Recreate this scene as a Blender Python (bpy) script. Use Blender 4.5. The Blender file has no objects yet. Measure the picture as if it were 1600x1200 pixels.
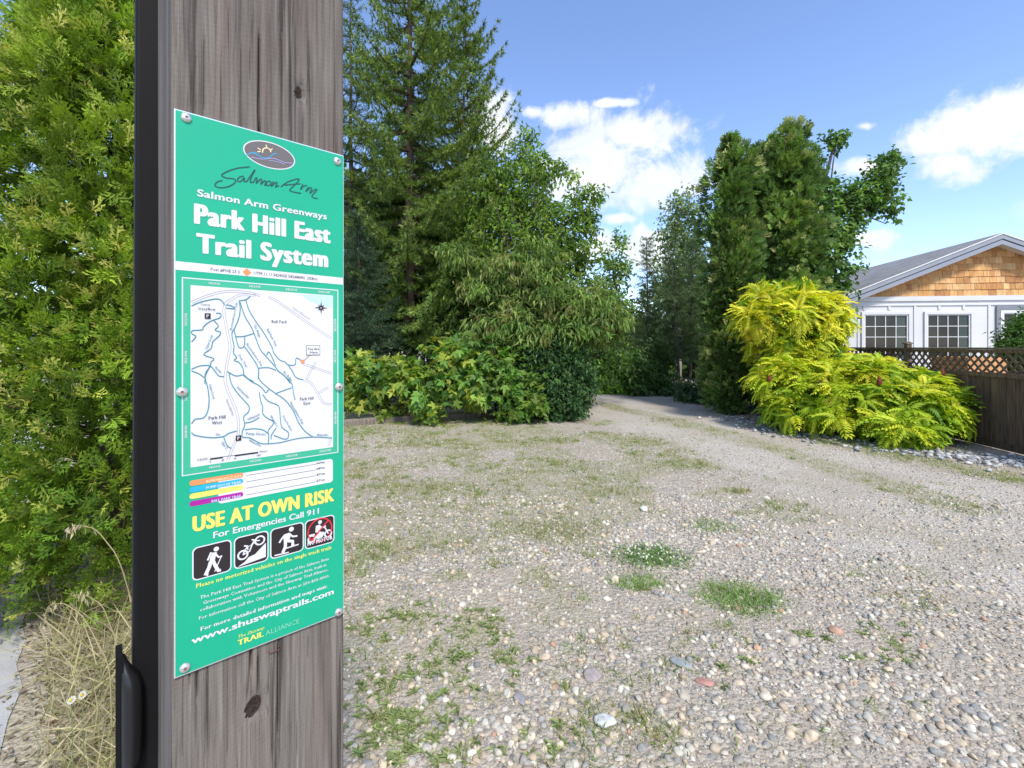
import bpy, math, random
import numpy as np
from mathutils import Vector, Matrix

# ------------------------------------------------------------------ camera, sky, sun, exposure
R = math.radians
S = bpy.context.scene
COL = S.collection
F, CX, HZ, EYE = 711.11, 800.0, 542.0, 1.70          # focal length in photo pixels, centre column, horizon row, eye height

cam_d = bpy.data.cameras.new('camera'); cam = bpy.data.objects.new('camera', cam_d); COL.objects.link(cam)
cam_d.sensor_width = 36.0; cam_d.lens = 16.0; cam_d.shift_y = -58 / 1600.0
cam_d.clip_start = 0.02; cam_d.clip_end = 6000
cam.location = (0, 0, EYE); cam.rotation_euler = (R(90), 0, 0)
S.camera = cam

SUN_EL, SUN_AZ = 50.0, 160.0      # azimuth clockwise from +Y (the view direction): behind the viewer, to the right
S.view_settings.view_transform = 'Standard'; S.view_settings.look = 'None'
S.view_settings.gamma = 1.0; S.view_settings.exposure = 0.86
S.view_settings.use_curve_mapping = False
S.cycles.use_denoising = True
S.cycles.max_bounces = 8; S.cycles.transparent_max_bounces = 8

sun_d = bpy.data.lights.new('sun', 'SUN'); sun = bpy.data.objects.new('sun', sun_d); COL.objects.link(sun)
sun_d.energy = 2.5; sun_d.angle = R(9.0); sun_d.color = (1.0, 0.93, 0.82)
sdir = Vector((math.sin(R(SUN_AZ)) * math.cos(R(SUN_EL)), math.cos(R(SUN_AZ)) * math.cos(R(SUN_EL)), math.sin(R(SUN_EL))))
sun.rotation_euler = (-sdir).to_track_quat('-Z', 'Y').to_euler()
sun.location = sdir * 40

def ray(px, py):
    return Vector(((px - CX) / F, 1.0, (HZ - py) / F)).normalized()

def build_world():
    w = bpy.data.worlds.new('World'); S.world = w; w.use_nodes = True
    nt = w.node_tree; N = nt.nodes; L = nt.links; N.clear()
    out = N.new('ShaderNodeOutputWorld'); bg = N.new('ShaderNodeBackground')
    sky = N.new('ShaderNodeTexSky'); sky.sky_type = 'NISHITA'; sky.sun_disc = False
    sky.sun_elevation = R(SUN_EL); sky.sun_rotation = R(SUN_AZ)
    sky.altitude = 350; sky.air_density = 1.0; sky.dust_density = 0.4; sky.ozone_density = 1.6
    bg.inputs['Strength'].default_value = 0.15
    tc = N.new('ShaderNodeTexCoord')
    def m(op, a, b=None, c=None, clamp=False):
        n = N.new('ShaderNodeMath'); n.operation = op; n.use_clamp = clamp
        for i, v in enumerate((a, b, c)):
            if v is None: continue
            if isinstance(v, (int, float)): n.inputs[i].default_value = v
            else: L.new(v, n.inputs[i])
        return n.outputs[0]
    def dot(v, d):
        n = N.new('ShaderNodeVectorMath'); n.operation = 'DOT_PRODUCT'
        L.new(v, n.inputs[0]); n.inputs[1].default_value = tuple(d); return n.outputs['Value']
    P = tc.outputs['Generated']
    def noise(scale, detail, rough, vec=P, dist=0.0):
        n = N.new('ShaderNodeTexNoise'); n.inputs['Scale'].default_value = scale
        n.inputs['Detail'].default_value = detail; n.inputs['Roughness'].default_value = rough
        n.inputs['Distortion'].default_value = dist
        L.new(vec, n.inputs['Vector']); return n.outputs['Fac']
    # clouds standing where the photograph has them: (column, row, half width, half height) as directions on the sky
    blobs = [(940, 252, 125, 72), (1040, 282, 92, 46), (985, 212, 75, 36), (880, 182, 62, 26), (835, 175, 24, 14), (775, 205, 48, 48),
             (958, 161, 38, 8), (1010, 395, 60, 34), (935, 385, 50, 26), (1500, 212, 125, 50),
             (1580, 185, 60, 45), (1475, 258, 62, 34), (1352, 197, 22, 9), (1370, 372, 52, 19), (1360, 262, 52, 20),
             (965, 342, 24, 10), (30, 130, 70, 90), (1700, 330, 110, 40)]
    acc = None
    for (px, py, rx, ry) in blobs:
        c = ray(px, py)
        u = Vector((1, 0, 0)); u = (u - c * u.dot(c)).normalized(); v = c.cross(u); 
        k = math.sqrt(1 + ((px - CX) / F) ** 2 + ((HZ - py) / F) ** 2)
        a, b = rx / F / k, ry / F / k
        if abs(px - CX) > 400: a /= k ** 0.7
        du = m('MULTIPLY', dot(P, u), 1 / a); dv = m('MULTIPLY', dot(P, v), 1 / b)
        r2 = m('ADD', m('MULTIPLY', du, du), m('MULTIPLY', dv, dv))
        front = m('GREATER_THAN', dot(P, c), 0.2)
        e = m('MULTIPLY', m('SUBTRACT', 1.0, m('SQRT', r2)), 1.0)
        e = m('MULTIPLY', m('ADD', m('MAXIMUM', e, -1.5), 1.5), front)
        acc = e if acc is None else m('MAXIMUM', acc, e)
    acc = m('SUBTRACT', acc, 1.5)
    # the same kind of scattered fair-weather cloud over the rest of the sky
    fwd = dot(P, ray(800, 300))
    away = m('SUBTRACT', 1.0, m('MULTIPLY', m('SUBTRACT', fwd, 0.55), 12.0, clamp=True), clamp=True)
    g = m('MULTIPLY', m('SUBTRACT', noise(3.2, 4, 0.5), 0.53), 6.0)
    acc = m('MAXIMUM', acc, m('SUBTRACT', g, m('MULTIPLY', m('SUBTRACT', 1.0, away), 4.0)))
    n1 = noise(9.0, 9, 0.62, dist=0.4); n2 = noise(26.0, 6, 0.6)
    d = m('ADD', acc, m('MULTIPLY', m('SUBTRACT', n1, 0.5), 3.1))
    d = m('ADD', d, m('MULTIPLY', m('SUBTRACT', n2, 0.5), 0.9))
    mr = N.new('ShaderNodeMapRange'); mr.interpolation_type = 'SMOOTHSTEP'
    L.new(d, mr.inputs[0]); mr.inputs[1].default_value = -0.12; mr.inputs[2].default_value = 0.62
    sep = N.new('ShaderNodeSeparateXYZ'); L.new(P, sep.inputs[0])
    up = m('MULTIPLY', sep.outputs['Z'], 40.0, clamp=True)
    mask = m('MULTIPLY', m('MULTIPLY', mr.outputs[0], up), 0.96)
    # thin veil of high vapour between the clouds
    cr = N.new('ShaderNodeMix'); cr.data_type = 'RGBA'
    shade = noise(14.0, 5, 0.55)
    cc = N.new('ShaderNodeMix'); cc.data_type = 'RGBA'
    L.new(m('MULTIPLY', m('SUBTRACT', shade, 0.35), 2.6, clamp=True), cc.inputs[0])
    cc.inputs[6].default_value = (3.5, 3.7, 4.0, 1); cc.inputs[7].default_value = (4.4, 4.45, 4.5, 1)
    tint = N.new('ShaderNodeMix'); tint.data_type = 'RGBA'; tint.blend_type = 'MULTIPLY'; tint.inputs[0].default_value = 1.0
    L.new(sky.outputs[0], tint.inputs[6]); tint.inputs[7].default_value = (.98, 1.0, 1.13, 1)
    L.new(mask, cr.inputs[0]); L.new(tint.outputs[2], cr.inputs[6]); L.new(cc.outputs[2], cr.inputs[7])
    L.new(cr.outputs[2], bg.inputs['Color']); L.new(bg.outputs[0], out.inputs[0])
build_world()

# ------------------------------------------------------------------ helpers
rng = np.random.default_rng(11)
random.seed(11)

def P3(px, py, z):
    """a photo pixel at distance z -> world point"""
    return np.array([(px - CX) / F * z, z, EYE + (HZ - py) / F * z])
def G(px, py):
    """a photo pixel on the flat ground -> (x, y)"""
    z = EYE * F / (py - HZ); return np.array([(px - CX) / F * z, z])

def nz(v):
    v = np.asarray(v, float); return v / (np.linalg.norm(v, axis=-1, keepdims=True) + 1e-12)
def frames(d, n):
    """rotation matrices with x axis along d and z axis near n; columns are the axes"""
    x = nz(d); y = nz(np.cross(n, x)); z = np.cross(x, y)
    return np.stack([x, y, z], axis=-1)
def rdir(n, r=rng):
    return nz(r.normal(size=(n, 3)))

class Acc:
    """collects triangles and quads into one mesh with a colour per vertex"""
    def __init__(s): s.v = []; s.t = []; s.q = []; s.c = []; s.n = 0
    def add(s, V, T=None, Q=None, col=(1, 1, 1)):
        V = np.asarray(V, np.float32).reshape(-1, 3)
        if T is not None and len(T): s.t.append(np.asarray(T, np.int64).reshape(-1, 3) + s.n)
        if Q is not None and len(Q): s.q.append(np.asarray(Q, np.int64).reshape(-1, 4) + s.n)
        c = np.asarray(col, np.float32)
        if c.ndim == 1: c = np.broadcast_to(c, (len(V), 3))
        s.v.append(V); s.c.append(c); s.n += len(V); return s
    def inst(s, tpl, pos, rot, sc, col):
        """many copies of a template (V, T, Q, shade per vertex)"""
        V, T, Q, sh = tpl; N = len(pos); n = len(V)
        if N == 0: return s
        sc = np.asarray(sc, float)
        if sc.ndim == 0: sc = np.full(N, float(sc))
        VV = V[None] * (sc[:, None, None] if sc.ndim == 1 else sc[:, None, :])
        W = np.einsum('nij,nkj->nki', rot, VV) + np.asarray(pos)[:, None, :]
        off = (np.arange(N) * n)[:, None, None]
        TT = (np.asarray(T)[None] + off).reshape(-1, 3) if len(T) else None
        QQ = (np.asarray(Q)[None] + off).reshape(-1, 4) if len(Q) else None
        cc = np.asarray(col, float)
        if cc.ndim == 1: cc = np.broadcast_to(cc, (N, 3))
        C = (cc[:, None, :] * sh[None, :, None]).reshape(-1, 3)
        return s.add(W.reshape(-1, 3), TT, QQ, C)
    def tube(s, pts, rad, sides=6, col=(1, 1, 1), cap=True):
        pts = np.asarray(pts, float); n = len(pts); rad = np.broadcast_to(np.asarray(rad, float), (n,))
        tan = nz(np.gradient(pts, axis=0)); ref = np.array([0.31, 0.17, 0.93]) if abs(tan[0][2]) < .9 else np.array([1., 0.1, 0])
        a = nz(np.cross(tan, ref)); b = np.cross(tan, a)
        th = np.linspace(0, 2 * np.pi, sides, endpoint=False)
        V = pts[:, None] + rad[:, None, None] * (np.cos(th)[None, :, None] * a[:, None] + np.sin(th)[None, :, None] * b[:, None])
        i = np.arange(n - 1)[:, None] * sides; j = np.arange(sides)[None]; k = (np.arange(sides) + 1) % sides
        Q = np.stack([i + j, i + k[None], i + sides + k[None], i + sides + j], -1).reshape(-1, 4)
        V = V.reshape(-1, 3); T = []
        if cap:
            V = np.vstack([V, pts[0], pts[-1]]); c0 = n * sides; e = (n - 1) * sides
            for q in range(sides): T += [(c0, (q + 1) % sides, q), (c0 + 1, e + q, e + (q + 1) % sides)]
        return s.add(V, T, Q, col)
    def box(s, x0, x1, y0, y1, z0, z1, col=(1, 1, 1)):
        V = [(x, y, z) for z in (z0, z1) for y in (y0, y1) for x in (x0, x1)]
        return s.add(V, None, [(0, 2, 3, 1), (4, 5, 7, 6), (0, 1, 5, 4), (2, 6, 7, 3), (0, 4, 6, 2), (1, 3, 7, 5)], col)
    def prism(s, poly, y0, y1, col=(1, 1, 1)):
        """polygon in x,z (convex) extruded along y"""
        n = len(poly); V = [(p[0], y0, p[1]) for p in poly] + [(p[0], y1, p[1]) for p in poly]
        T = [(0, i, i + 1) for i in range(1, n - 1)] + [(n, n + i + 1, n + i) for i in range(1, n - 1)]
        Q = [(i, n + i, n + (i + 1) % n, (i + 1) % n) for i in range(n)]
        return s.add(V, T, Q, col)
    def mesh(s, name, smooth=False):
        me = bpy.data.meshes.new(name)
        V = np.concatenate(s.v); C = np.concatenate(s.c)
        T = np.concatenate(s.t) if s.t else np.zeros((0, 3), np.int64)
        Q = np.concatenate(s.q) if s.q else np.zeros((0, 4), np.int64)
        nt, nq = len(T), len(Q)
        me.vertices.add(len(V)); me.vertices.foreach_set('co', V.ravel().astype(np.float32))
        me.loops.add(nt * 3 + nq * 4)
        me.loops.foreach_set('vertex_index', np.concatenate([T.ravel(), Q.ravel()]).astype(np.int32))
        me.polygons.add(nt + nq)
        st = np.concatenate([np.arange(nt) * 3, nt * 3 + np.arange(nq) * 4]).astype(np.int32)
        me.polygons.foreach_set('loop_start', st)
        me.polygons.foreach_set('loop_total', np.concatenate([np.full(nt, 3), np.full(nq, 4)]).astype(np.int32))
        me.polygons.foreach_set('use_smooth', np.full(nt + nq, bool(smooth)))
        at = me.color_attributes.new('Col', 'FLOAT_COLOR', 'POINT')
        at.data.foreach_set('color', np.hstack([C, np.ones((len(C), 1), np.float32)]).astype(np.float32).ravel())
        me.update(calc_edges=True); me.validate()
        return me
    def build(s, name, mat, parent=None, smooth=False):
        me = s.mesh(name, smooth); me.materials.append(mat)
        return link(name, me, parent)

def link(name, me, parent=None, mat=None):
    o = bpy.data.objects.new(name, me); COL.objects.link(o)
    if parent is not None: o.parent = parent
    return o
def empty(name, loc=(0, 0, 0), rz=0.0):
    o = bpy.data.objects.new(name, None); COL.objects.link(o); o.location = loc; o.rotation_euler = (0, 0, rz)
    o.empty_display_size = 0.1; return o
def tag(o, label, cat, group=None):
    o['label'] = label; o['category'] = cat
    if group: o['group'] = group
    return o
def kind(o, k, label=None):
    o['kind'] = k
    if label: o['label'] = label
    return o

def vnoise(x, y, scale, seed=0):
    """smooth value noise, 0..1"""
    x = np.asarray(x, float) * scale + 1000.3; y = np.asarray(y, float) * scale + 2000.7
    xi = np.floor(x).astype(np.int64); yi = np.floor(y).astype(np.int64); fx = x - xi; fy = y - yi
    fx = fx * fx * (3 - 2 * fx); fy = fy * fy * (3 - 2 * fy)
    def h(a, b):
        n = (a * 374761393 + b * 668265263 + seed * 974711) & 0x7fffffff
        n = ((n ^ (n >> 13)) * 1274126177) & 0x7fffffff
        return ((n ^ (n >> 16)) & 0xffff) / 65535.0
    return (h(xi, yi) * (1 - fx) + h(xi + 1, yi) * fx) * (1 - fy) + (h(xi, yi + 1) * (1 - fx) + h(xi + 1, yi + 1) * fx) * fy
def fbm(x, y, scale, seed=0, oct=4):
    r = 0; a = 0.5; t = 0
    for i in range(oct):
        r = r + a * vnoise(x, y, scale * 2 ** i, seed + i * 17); t += a; a *= 0.5
    return r / t
def smooth(a, b, x):
    t = np.clip((np.asarray(x, float) - a) / (b - a), 0, 1); return t * t * (3 - 2 * t)
def polydist(x, y, pts):
    """distance of points to a polyline"""
    x = np.asarray(x, float); y = np.asarray(y, float); best = np.full(x.shape, 1e9)
    for (a, b) in zip(pts[:-1], pts[1:]):
        d = b - a; t = np.clip(((x - a[0]) * d[0] + (y - a[1]) * d[1]) / (d @ d), 0, 1)
        best = np.minimum(best, np.hypot(x - a[0] - t * d[0], y - a[1] - t * d[1]))
    return best

# ------------------------------------------------------------------ materials
def nodes(name):
    m = bpy.data.materials.new(name); m.use_nodes = True
    nt = m.node_tree; b = nt.nodes['Principled BSDF']
    return m, nt, b
def plain(name, col, rough=0.6, spec=0.4, metal=0.0, var=0.0, vscale=8.0, bump=0.0, bscale=60.0, coat=0.0):
    m, nt, b = nodes(name); N = nt.nodes; L = nt.links
    b.inputs['Base Color'].default_value = (*col, 1); b.inputs['Roughness'].default_value = rough
    b.inputs['Specular IOR Level'].default_value = spec; b.inputs['Metallic'].default_value = metal
    b.inputs['Coat Weight'].default_value = coat
    tc = N.new('ShaderNodeTexCoord')
    if var:
        n = N.new('ShaderNodeTexNoise'); n.inputs['Scale'].default_value = vscale; n.inputs['Detail'].default_value = 5
        L.new(tc.outputs['Object'], n.inputs['Vector'])
        r = N.new('ShaderNodeValToRGB'); r.color_ramp.elements[0].position = .3; r.color_ramp.elements[1].position = .7
        r.color_ramp.elements[0].color = (*[c * (1 - var) for c in col], 1); r.color_ramp.elements[1].color = (*[min(1, c * (1 + var)) for c in col], 1)
        L.new(n.outputs['Fac'], r.inputs[0]); L.new(r.outputs[0], b.inputs['Base Color'])
    if bump:
        n = N.new('ShaderNodeTexNoise'); n.inputs['Scale'].default_value = bscale; n.inputs['Detail'].default_value = 4
        L.new(tc.outputs['Object'], n.inputs['Vector'])
        bp = N.new('ShaderNodeBump'); bp.inputs['Strength'].default_value = bump; bp.inputs['Distance'].default_value = 0.01
        L.new(n.outputs['Fac'], bp.inputs['Height']); L.new(bp.outputs[0], b.inputs['Normal'])
    return m
def leafmat(name, transl=0.35, rough=0.5, spec=0.35, gain=(1.25, 1.35, 0.6)):
    m, nt, b = nodes(name); N = nt.nodes; L = nt.links
    at = N.new('ShaderNodeAttribute'); at.attribute_name = 'Col'
    L.new(at.outputs['Color'], b.inputs['Base Color']); b.inputs['Roughness'].default_value = rough
    b.inputs['Specular IOR Level'].default_value = spec
    tr = N.new('ShaderNodeBsdfTranslucent'); mx = N.new('ShaderNodeMix'); mx.data_type = 'RGBA'; mx.blend_type = 'MULTIPLY'
    mx.inputs[0].default_value = 1.0; mx.inputs[7].default_value = (*gain, 1); L.new(at.outputs['Color'], mx.inputs[6])
    L.new(mx.outputs[2], tr.inputs['Color'])
    ms = N.new('ShaderNodeMixShader'); ms.inputs[0].default_value = transl
    L.new(b.outputs[0], ms.inputs[1]); L.new(tr.outputs[0], ms.inputs[2])
    L.new(ms.outputs[0], nt.nodes['Material Output'].inputs['Surface'])
    return m
def colmat(name, rough=0.8, spec=0.3, nscale=40.0, namp=0.35, bump=0.3, stretch=(1, 1, 1), bdist=0.004):
    """colour from the mesh, broken up by noise"""
    m, nt, b = nodes(name); N = nt.nodes; L = nt.links
    at = N.new('ShaderNodeAttribute'); at.attribute_name = 'Col'
    tc = N.new('ShaderNodeTexCoord'); mp = N.new('ShaderNodeMapping'); mp.inputs['Scale'].default_value = stretch
    L.new(tc.outputs['Object'], mp.inputs['Vector'])
    n = N.new('ShaderNodeTexNoise'); n.inputs['Scale'].default_value = nscale; n.inputs['Detail'].default_value = 6
    L.new(mp.outputs[0], n.inputs['Vector'])
    r = N.new('ShaderNodeMapRange'); r.inputs[1].default_value = .25; r.inputs[2].default_value = .75
    r.inputs[3].default_value = 1 - namp; r.inputs[4].default_value = 1 + namp; L.new(n.outputs['Fac'], r.inputs[0])
    mx = N.new('ShaderNodeVectorMath'); mx.operation = 'SCALE'; L.new(at.outputs['Color'], mx.inputs[0]); L.new(r.outputs[0], mx.inputs['Scale'])
    L.new(mx.outputs[0], b.inputs['Base Color']); b.inputs['Roughness'].default_value = rough; b.inputs['Specular IOR Level'].default_value = spec
    if bump:
        bp = N.new('ShaderNodeBump'); bp.inputs['Strength'].default_value = bump; bp.inputs['Distance'].default_value = bdist
        L.new(n.outputs['Fac'], bp.inputs['Height']); L.new(bp.outputs[0], b.inputs['Normal'])
    return m

M = {}
M['leaf'] = leafmat('leaf'); M['leaf_thin'] = leafmat('leaf_thin', 0.45, 0.5, 0.3)
M['needle'] = leafmat('needle', 0.18, 0.55, 0.3); M['scale_leaf'] = leafmat('scale_leaf', 0.25, 0.55, 0.3)
M['sumac'] = leafmat('sumac', 0.4, 0.5, 0.3, (1.2, 1.25, 0.5)); M['grass'] = leafmat('grass', 0.35, 0.6, 0.25)
M['bark'] = colmat('bark', 0.9, 0.2, 14, 0.45, 0.8, (1, 1, 0.25), 0.02)
M['stone'] = colmat('stone', 0.75, 0.35, 55, 0.22, 0.25, (1, 1, 1), 0.003)
M['fence_wood'] = colmat('fence_wood', 0.85, 0.25, 9, 0.5, 0.35, (3, 3, 0.35), 0.004)
M['shingle'] = colmat('shingle', 0.8, 0.25, 14, 0.28, 0.35, (2.5, 1, 0.5), 0.004)

# ------------------------------------------------------------------ the ground: gravel lot, drive, road
track_near = np.array([G(*p) for p in [(905, 632), (940, 645), (1000, 662), (1104, 692), (1187, 722), (1290, 762), (1400, 806), (1520, 856), (1700, 930)]])
track_far = np.array([G(*p) for p in [(930, 618), (1000, 632), (1125, 668), (1292, 711), (1417, 744), (1600, 780), (1800, 822)]])
strip_mid = np.array([G(*p) for p in [(925, 625), (963, 638), (1030, 650), (1104, 668), (1167, 686), (1312, 735), (1420, 765), (1490, 786)]])
strip_right = np.array([G(*p) for p in [(1300, 690), (1420, 716), (1520, 733), (1600, 745), (1800, 775)]])
rock_bed = np.array([G(*p) for p in [(1150, 652), (1200, 672), (1380, 700), (1500, 712), (1600, 727), (1800, 752)]])
def lot(px, py, rx, ry): c = G(px, py); return (c[0], c[1], rx / F * c[1], max(abs(G(px, py - ry)[1] - G(px, py + ry)[1]) / 2, 0.06))
patches = [lot(*p) for p in [  # grass and weed patches in the gravel: column, row, half width, half height
    (870, 828, 95, 24), (760, 692, 130, 9), (850, 688, 55, 9), (990, 690, 60, 10), (1075, 724, 60, 12), (640, 958, 34, 14), (580, 975, 28, 16),
    (747, 972, 48, 42), (697, 1036, 42, 34), (801, 1027, 30, 18), (855, 1044, 16, 10), (584, 1065, 34, 20), (655, 1112, 60, 22),
    (1362, 1102, 26, 14), (1196, 1096, 14, 8), (1392, 994, 22, 12), (1267, 994, 16, 14), (1133, 977, 30, 10), (1141, 1044, 24, 12),
    (1350, 1031, 16, 10), (1429, 1098, 18, 10), (1016, 1057, 22, 10), (1067, 1002, 16, 10), (1104, 770, 26, 8), (930, 770, 40, 10),
    (660, 760, 60, 10), (720, 850, 50, 14), (600, 800, 40, 12), (980, 745, 40, 8), (1140, 765, 30, 6), (560, 890, 30, 14), (840, 905, 40, 12),
    (700, 900, 36, 12), (1240, 815, 14, 8), (1420, 1020, 20, 10), (1080, 1120, 22, 10), (930, 1110, 26, 12), (770, 1090, 30, 14), (1300, 1150, 26, 12), (600, 1150, 40, 18)]]
def road_edge(x, y): return x - (-2.92 + (2.73 - y) * 0.98)       # negative on the road
def masks(x, y):
    x = np.asarray(x, float); y = np.asarray(y, float)
    w = (fbm(x, y, 1.6, 5) - .5) * .5
    p = np.maximum(1 - smooth(.35, .95, polydist(x, y, track_near) + w), 1 - smooth(.35, .85, polydist(x, y, track_far) + w))
    c = G(1560, 850); p = np.maximum(p, (1 - smooth(.6, 1.5, np.hypot((x - c[0]) / 1.5, (y - c[1]) / .8) + w)))
    g = np.maximum((1 - smooth(.16, .42, polydist(x, y, strip_mid) + w * .7)) * (.35 + .75 * fbm(x, y, 1.3, 9)), 1 - smooth(.22, .5, polydist(x, y, strip_right) + w))
    for (cx, cy, rx, ry) in patches:
        g = np.maximum(g, 1 - smooth(.55, 1.15, np.hypot((x - cx) / rx, (y - cy) / ry) + w * 1.1))
    weeds = smooth(.42, .60, fbm(x, y, 1.3, 31)) * smooth(2.6, 4.0, y) * (1 - smooth(3.5, 5.5, x))
    g = np.maximum(g, .7 * weeds); g = np.maximum(g, .55 * smooth(.45, .62, fbm(x, y, 2.1, 37)) * (1 - smooth(.6, 1.6, x)))
    g = g * (1 - .8 * p * (polydist(x, y, strip_mid) > .3))
    s = smooth(.48, .64, fbm(x, y, 1.4, 77)) * .8
    c = G(600, 1010); s = np.maximum(s, 1 - smooth(.5, 1.3, np.hypot((x - c[0]) / .75, (y - c[1]) / .7) + w))
    s = np.maximum(s, (1 - smooth(-1.6, -1.0, x)) * (y < 5))       # bare soil at the foot of the hedge
    bed = np.maximum(smooth(10.6, 11.4, y + .22 * (x + 3)) * (x < 1.8), smooth(0, .5, x - (7.4 + .11 * (y - 7.1))))
    bed = np.maximum(bed, smooth(12.5, 13.2, y) * (x > 4.2)); s = np.maximum(s, bed * .9)
    rb = 1 - smooth(.25, .6, polydist(x, y, rock_bed) + w * .6)
    return dict(path=p, grass=np.clip(g, 0, 1), soil=np.clip(s, 0, 1), bed=bed, rock=rb)

def axis(parts):
    return np.concatenate([np.arange(a, b, s) for a, b, s in parts] + [[parts[-1][1]]])
gx = axis([(-3000, -300, 900), (-300, -40, 40), (-40, -6, 3), (-6, -3, .3), (-3, 9.0, .10), (9.0, 15, .5), (15, 60, 5), (60, 300, 40), (300, 3000, 900)])
gy = axis([(-3000, -300, 900), (-300, -40, 40), (-40, -4, 4), (-4, 1.2, .4), (1.2, 9, .085), (9, 19, .15), (19, 40, 1.5), (40, 300, 20), (300, 3000, 300)])
XX, YY = np.meshgrid(gx, gy); near = (XX > -8) & (XX < 14) & (YY > -2) & (YY < 24)
def ground_z(x, y):
    z = (fbm(x, y, .9, 3, 3) - .5) * .05 + (fbm(x, y, 7, 41, 2) - .5) * .012
    f = smooth(-7, -4, x) * (1 - smooth(9, 12, x)) * smooth(-2, 0, y) * (1 - smooth(18, 24, y)) * smooth(0.02, .35, road_edge(x, y))
    return (z - .012) * f
ZZ = ground_z(XX, YY)
mk = masks(XX, YY)
for k in mk: mk[k] = np.where(near, mk[k], 0.0)
ny, nx = XX.shape
ga = Acc(); idx = np.arange(ny * nx).reshape(ny, nx)
ga.add(np.stack([XX, YY, ZZ], -1).reshape(-1, 3), None, np.stack([idx[:-1, :-1], idx[:-1, 1:], idx[1:, 1:], idx[1:, :-1]], -1).reshape(-1, 4),
       np.stack([mk['path'], mk['grass'], mk['soil']], -1).reshape(-1, 3))
def ground_material():
    m, nt, b = nodes('gravel_ground'); N = nt.nodes; L = nt.links
    tc = N.new('ShaderNodeTexCoord'); at = N.new('ShaderNodeAttribute'); at.attribute_name = 'Col'
    sep = N.new('ShaderNodeSeparateColor'); L.new(at.outputs['Color'], sep.inputs[0])
    P = tc.outputs['Object']
    def noise(s, d=5, r=.6):
        n = N.new('ShaderNodeTexNoise'); n.inputs['Scale'].default_value = s; n.inputs['Detail'].default_value = d; n.inputs['Roughness'].default_value = r
        L.new(P, n.inputs['Vector']); return n.outputs['Fac']
    def ramp(fac, stops):
        r = N.new('ShaderNodeValToRGB'); e = r.color_ramp.elements
        while len(e) < len(stops): e.new(.5)
        for i, (p, c) in enumerate(stops): e[i].position = p; e[i].color = (*c, 1)
        L.new(fac, r.inputs[0]); return r.outputs[0]
    def mix(f, a, c):
        n = N.new('ShaderNodeMix'); n.data_type = 'RGBA'
        if isinstance(f, float): n.inputs[0].default_value = f
        else: L.new(f, n.inputs[0])
        L.new(a, n.inputs[6]); L.new(c, n.inputs[7]); return n.outputs[2]
    def mth(op, a, c, clamp=False):
        n = N.new('ShaderNodeMath'); n.operation = op; n.use_clamp = clamp
        for i, v in enumerate((a, c)):
            if isinstance(v, (int, float)): n.inputs[i].default_value = v
            else: L.new(v, n.inputs[i])
        return n.outputs[0]
    def vor(s, feat='F1'):
        n = N.new('ShaderNodeTexVoronoi'); n.inputs['Scale'].default_value = s; n.feature = feat; L.new(P, n.inputs['Vector']); return n
    v1 = vor(34); v2 = vor(85)
    s1 = N.new('ShaderNodeSeparateColor'); L.new(v1.outputs['Color'], s1.inputs[0])
    s2 = N.new('ShaderNodeSeparateColor'); L.new(v2.outputs['Color'], s2.inputs[0])
    stones = [(0, (.18, .17, .155)), (.22, (.26, .24, .215)), (.45, (.40, .345, .285)), (.62, (.34, .28, .225)), (.8, (.49, .445, .38)), (1, (.56, .52, .46))]
    c1 = ramp(s1.outputs[0], stones); c2 = ramp(s2.outputs[1], stones)
    gap = mth('MULTIPLY', mth('SUBTRACT', v1.outputs['Distance'], .42), 6.0, True)
    soil = ramp(noise(9), [(.3, (.255, .215, .155)), (.7, (.42, .37, .285))])
    finesoil = ramp(noise(140, 3), [(.3, (.29, .25, .195)), (.7, (.52, .46, .375))])
    grav = mix(gap, c1, mix(.5, c2, finesoil))
    pathc = mix(.45, c2, ramp(noise(60, 4), [(.3, (.44, .41, .36)), (.7, (.64, .605, .54))]))
    base = mix(mth('MULTIPLY', sep.outputs[0], .95), grav, pathc)
    gap2 = mth('MULTIPLY', mth('SUBTRACT', v2.outputs['Distance'], .30), 7.0, True)
    dirt = mix(gap2, c2, mix(.45, soil, finesoil))
    sm = mth('MULTIPLY', sep.outputs[2], mth('ADD', noise(5), .35), True)
    base = mix(mth('MULTIPLY', sm, .85), base, dirt)
    turf = ramp(noise(45, 4), [(.3, (.20, .21, .085)), (.6, (.32, .30, .145)), (.8, (.42, .37, .22))])
    gm = mth('MULTIPLY', sep.outputs[1], mth('MULTIPLY', mth('SUBTRACT', noise(30, 6, .8), .34), 3.2, True), True)
    base = mix(mth('MULTIPLY', gm, .7), base, turf)
    L.new(base, b.inputs['Base Color']); b.inputs['Roughness'].default_value = .92; b.inputs['Specular IOR Level'].default_value = .2
    h = mth('ADD', mth('MULTIPLY', v1.outputs['Distance'], -.8), mth('MULTIPLY', v2.outputs['Distance'], -.35))
    bp = N.new('ShaderNodeBump'); bp.inputs['Strength'].default_value = .9; bp.inputs['Distance'].default_value = .016
    L.new(h, bp.inputs['Height']); L.new(bp.outputs[0], b.inputs['Normal'])
    return m
ground = kind(ga.build('ground', ground_material(), smooth=True), 'structure', 'gravel lot with worn wheel tracks and patches of dry soil')

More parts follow.
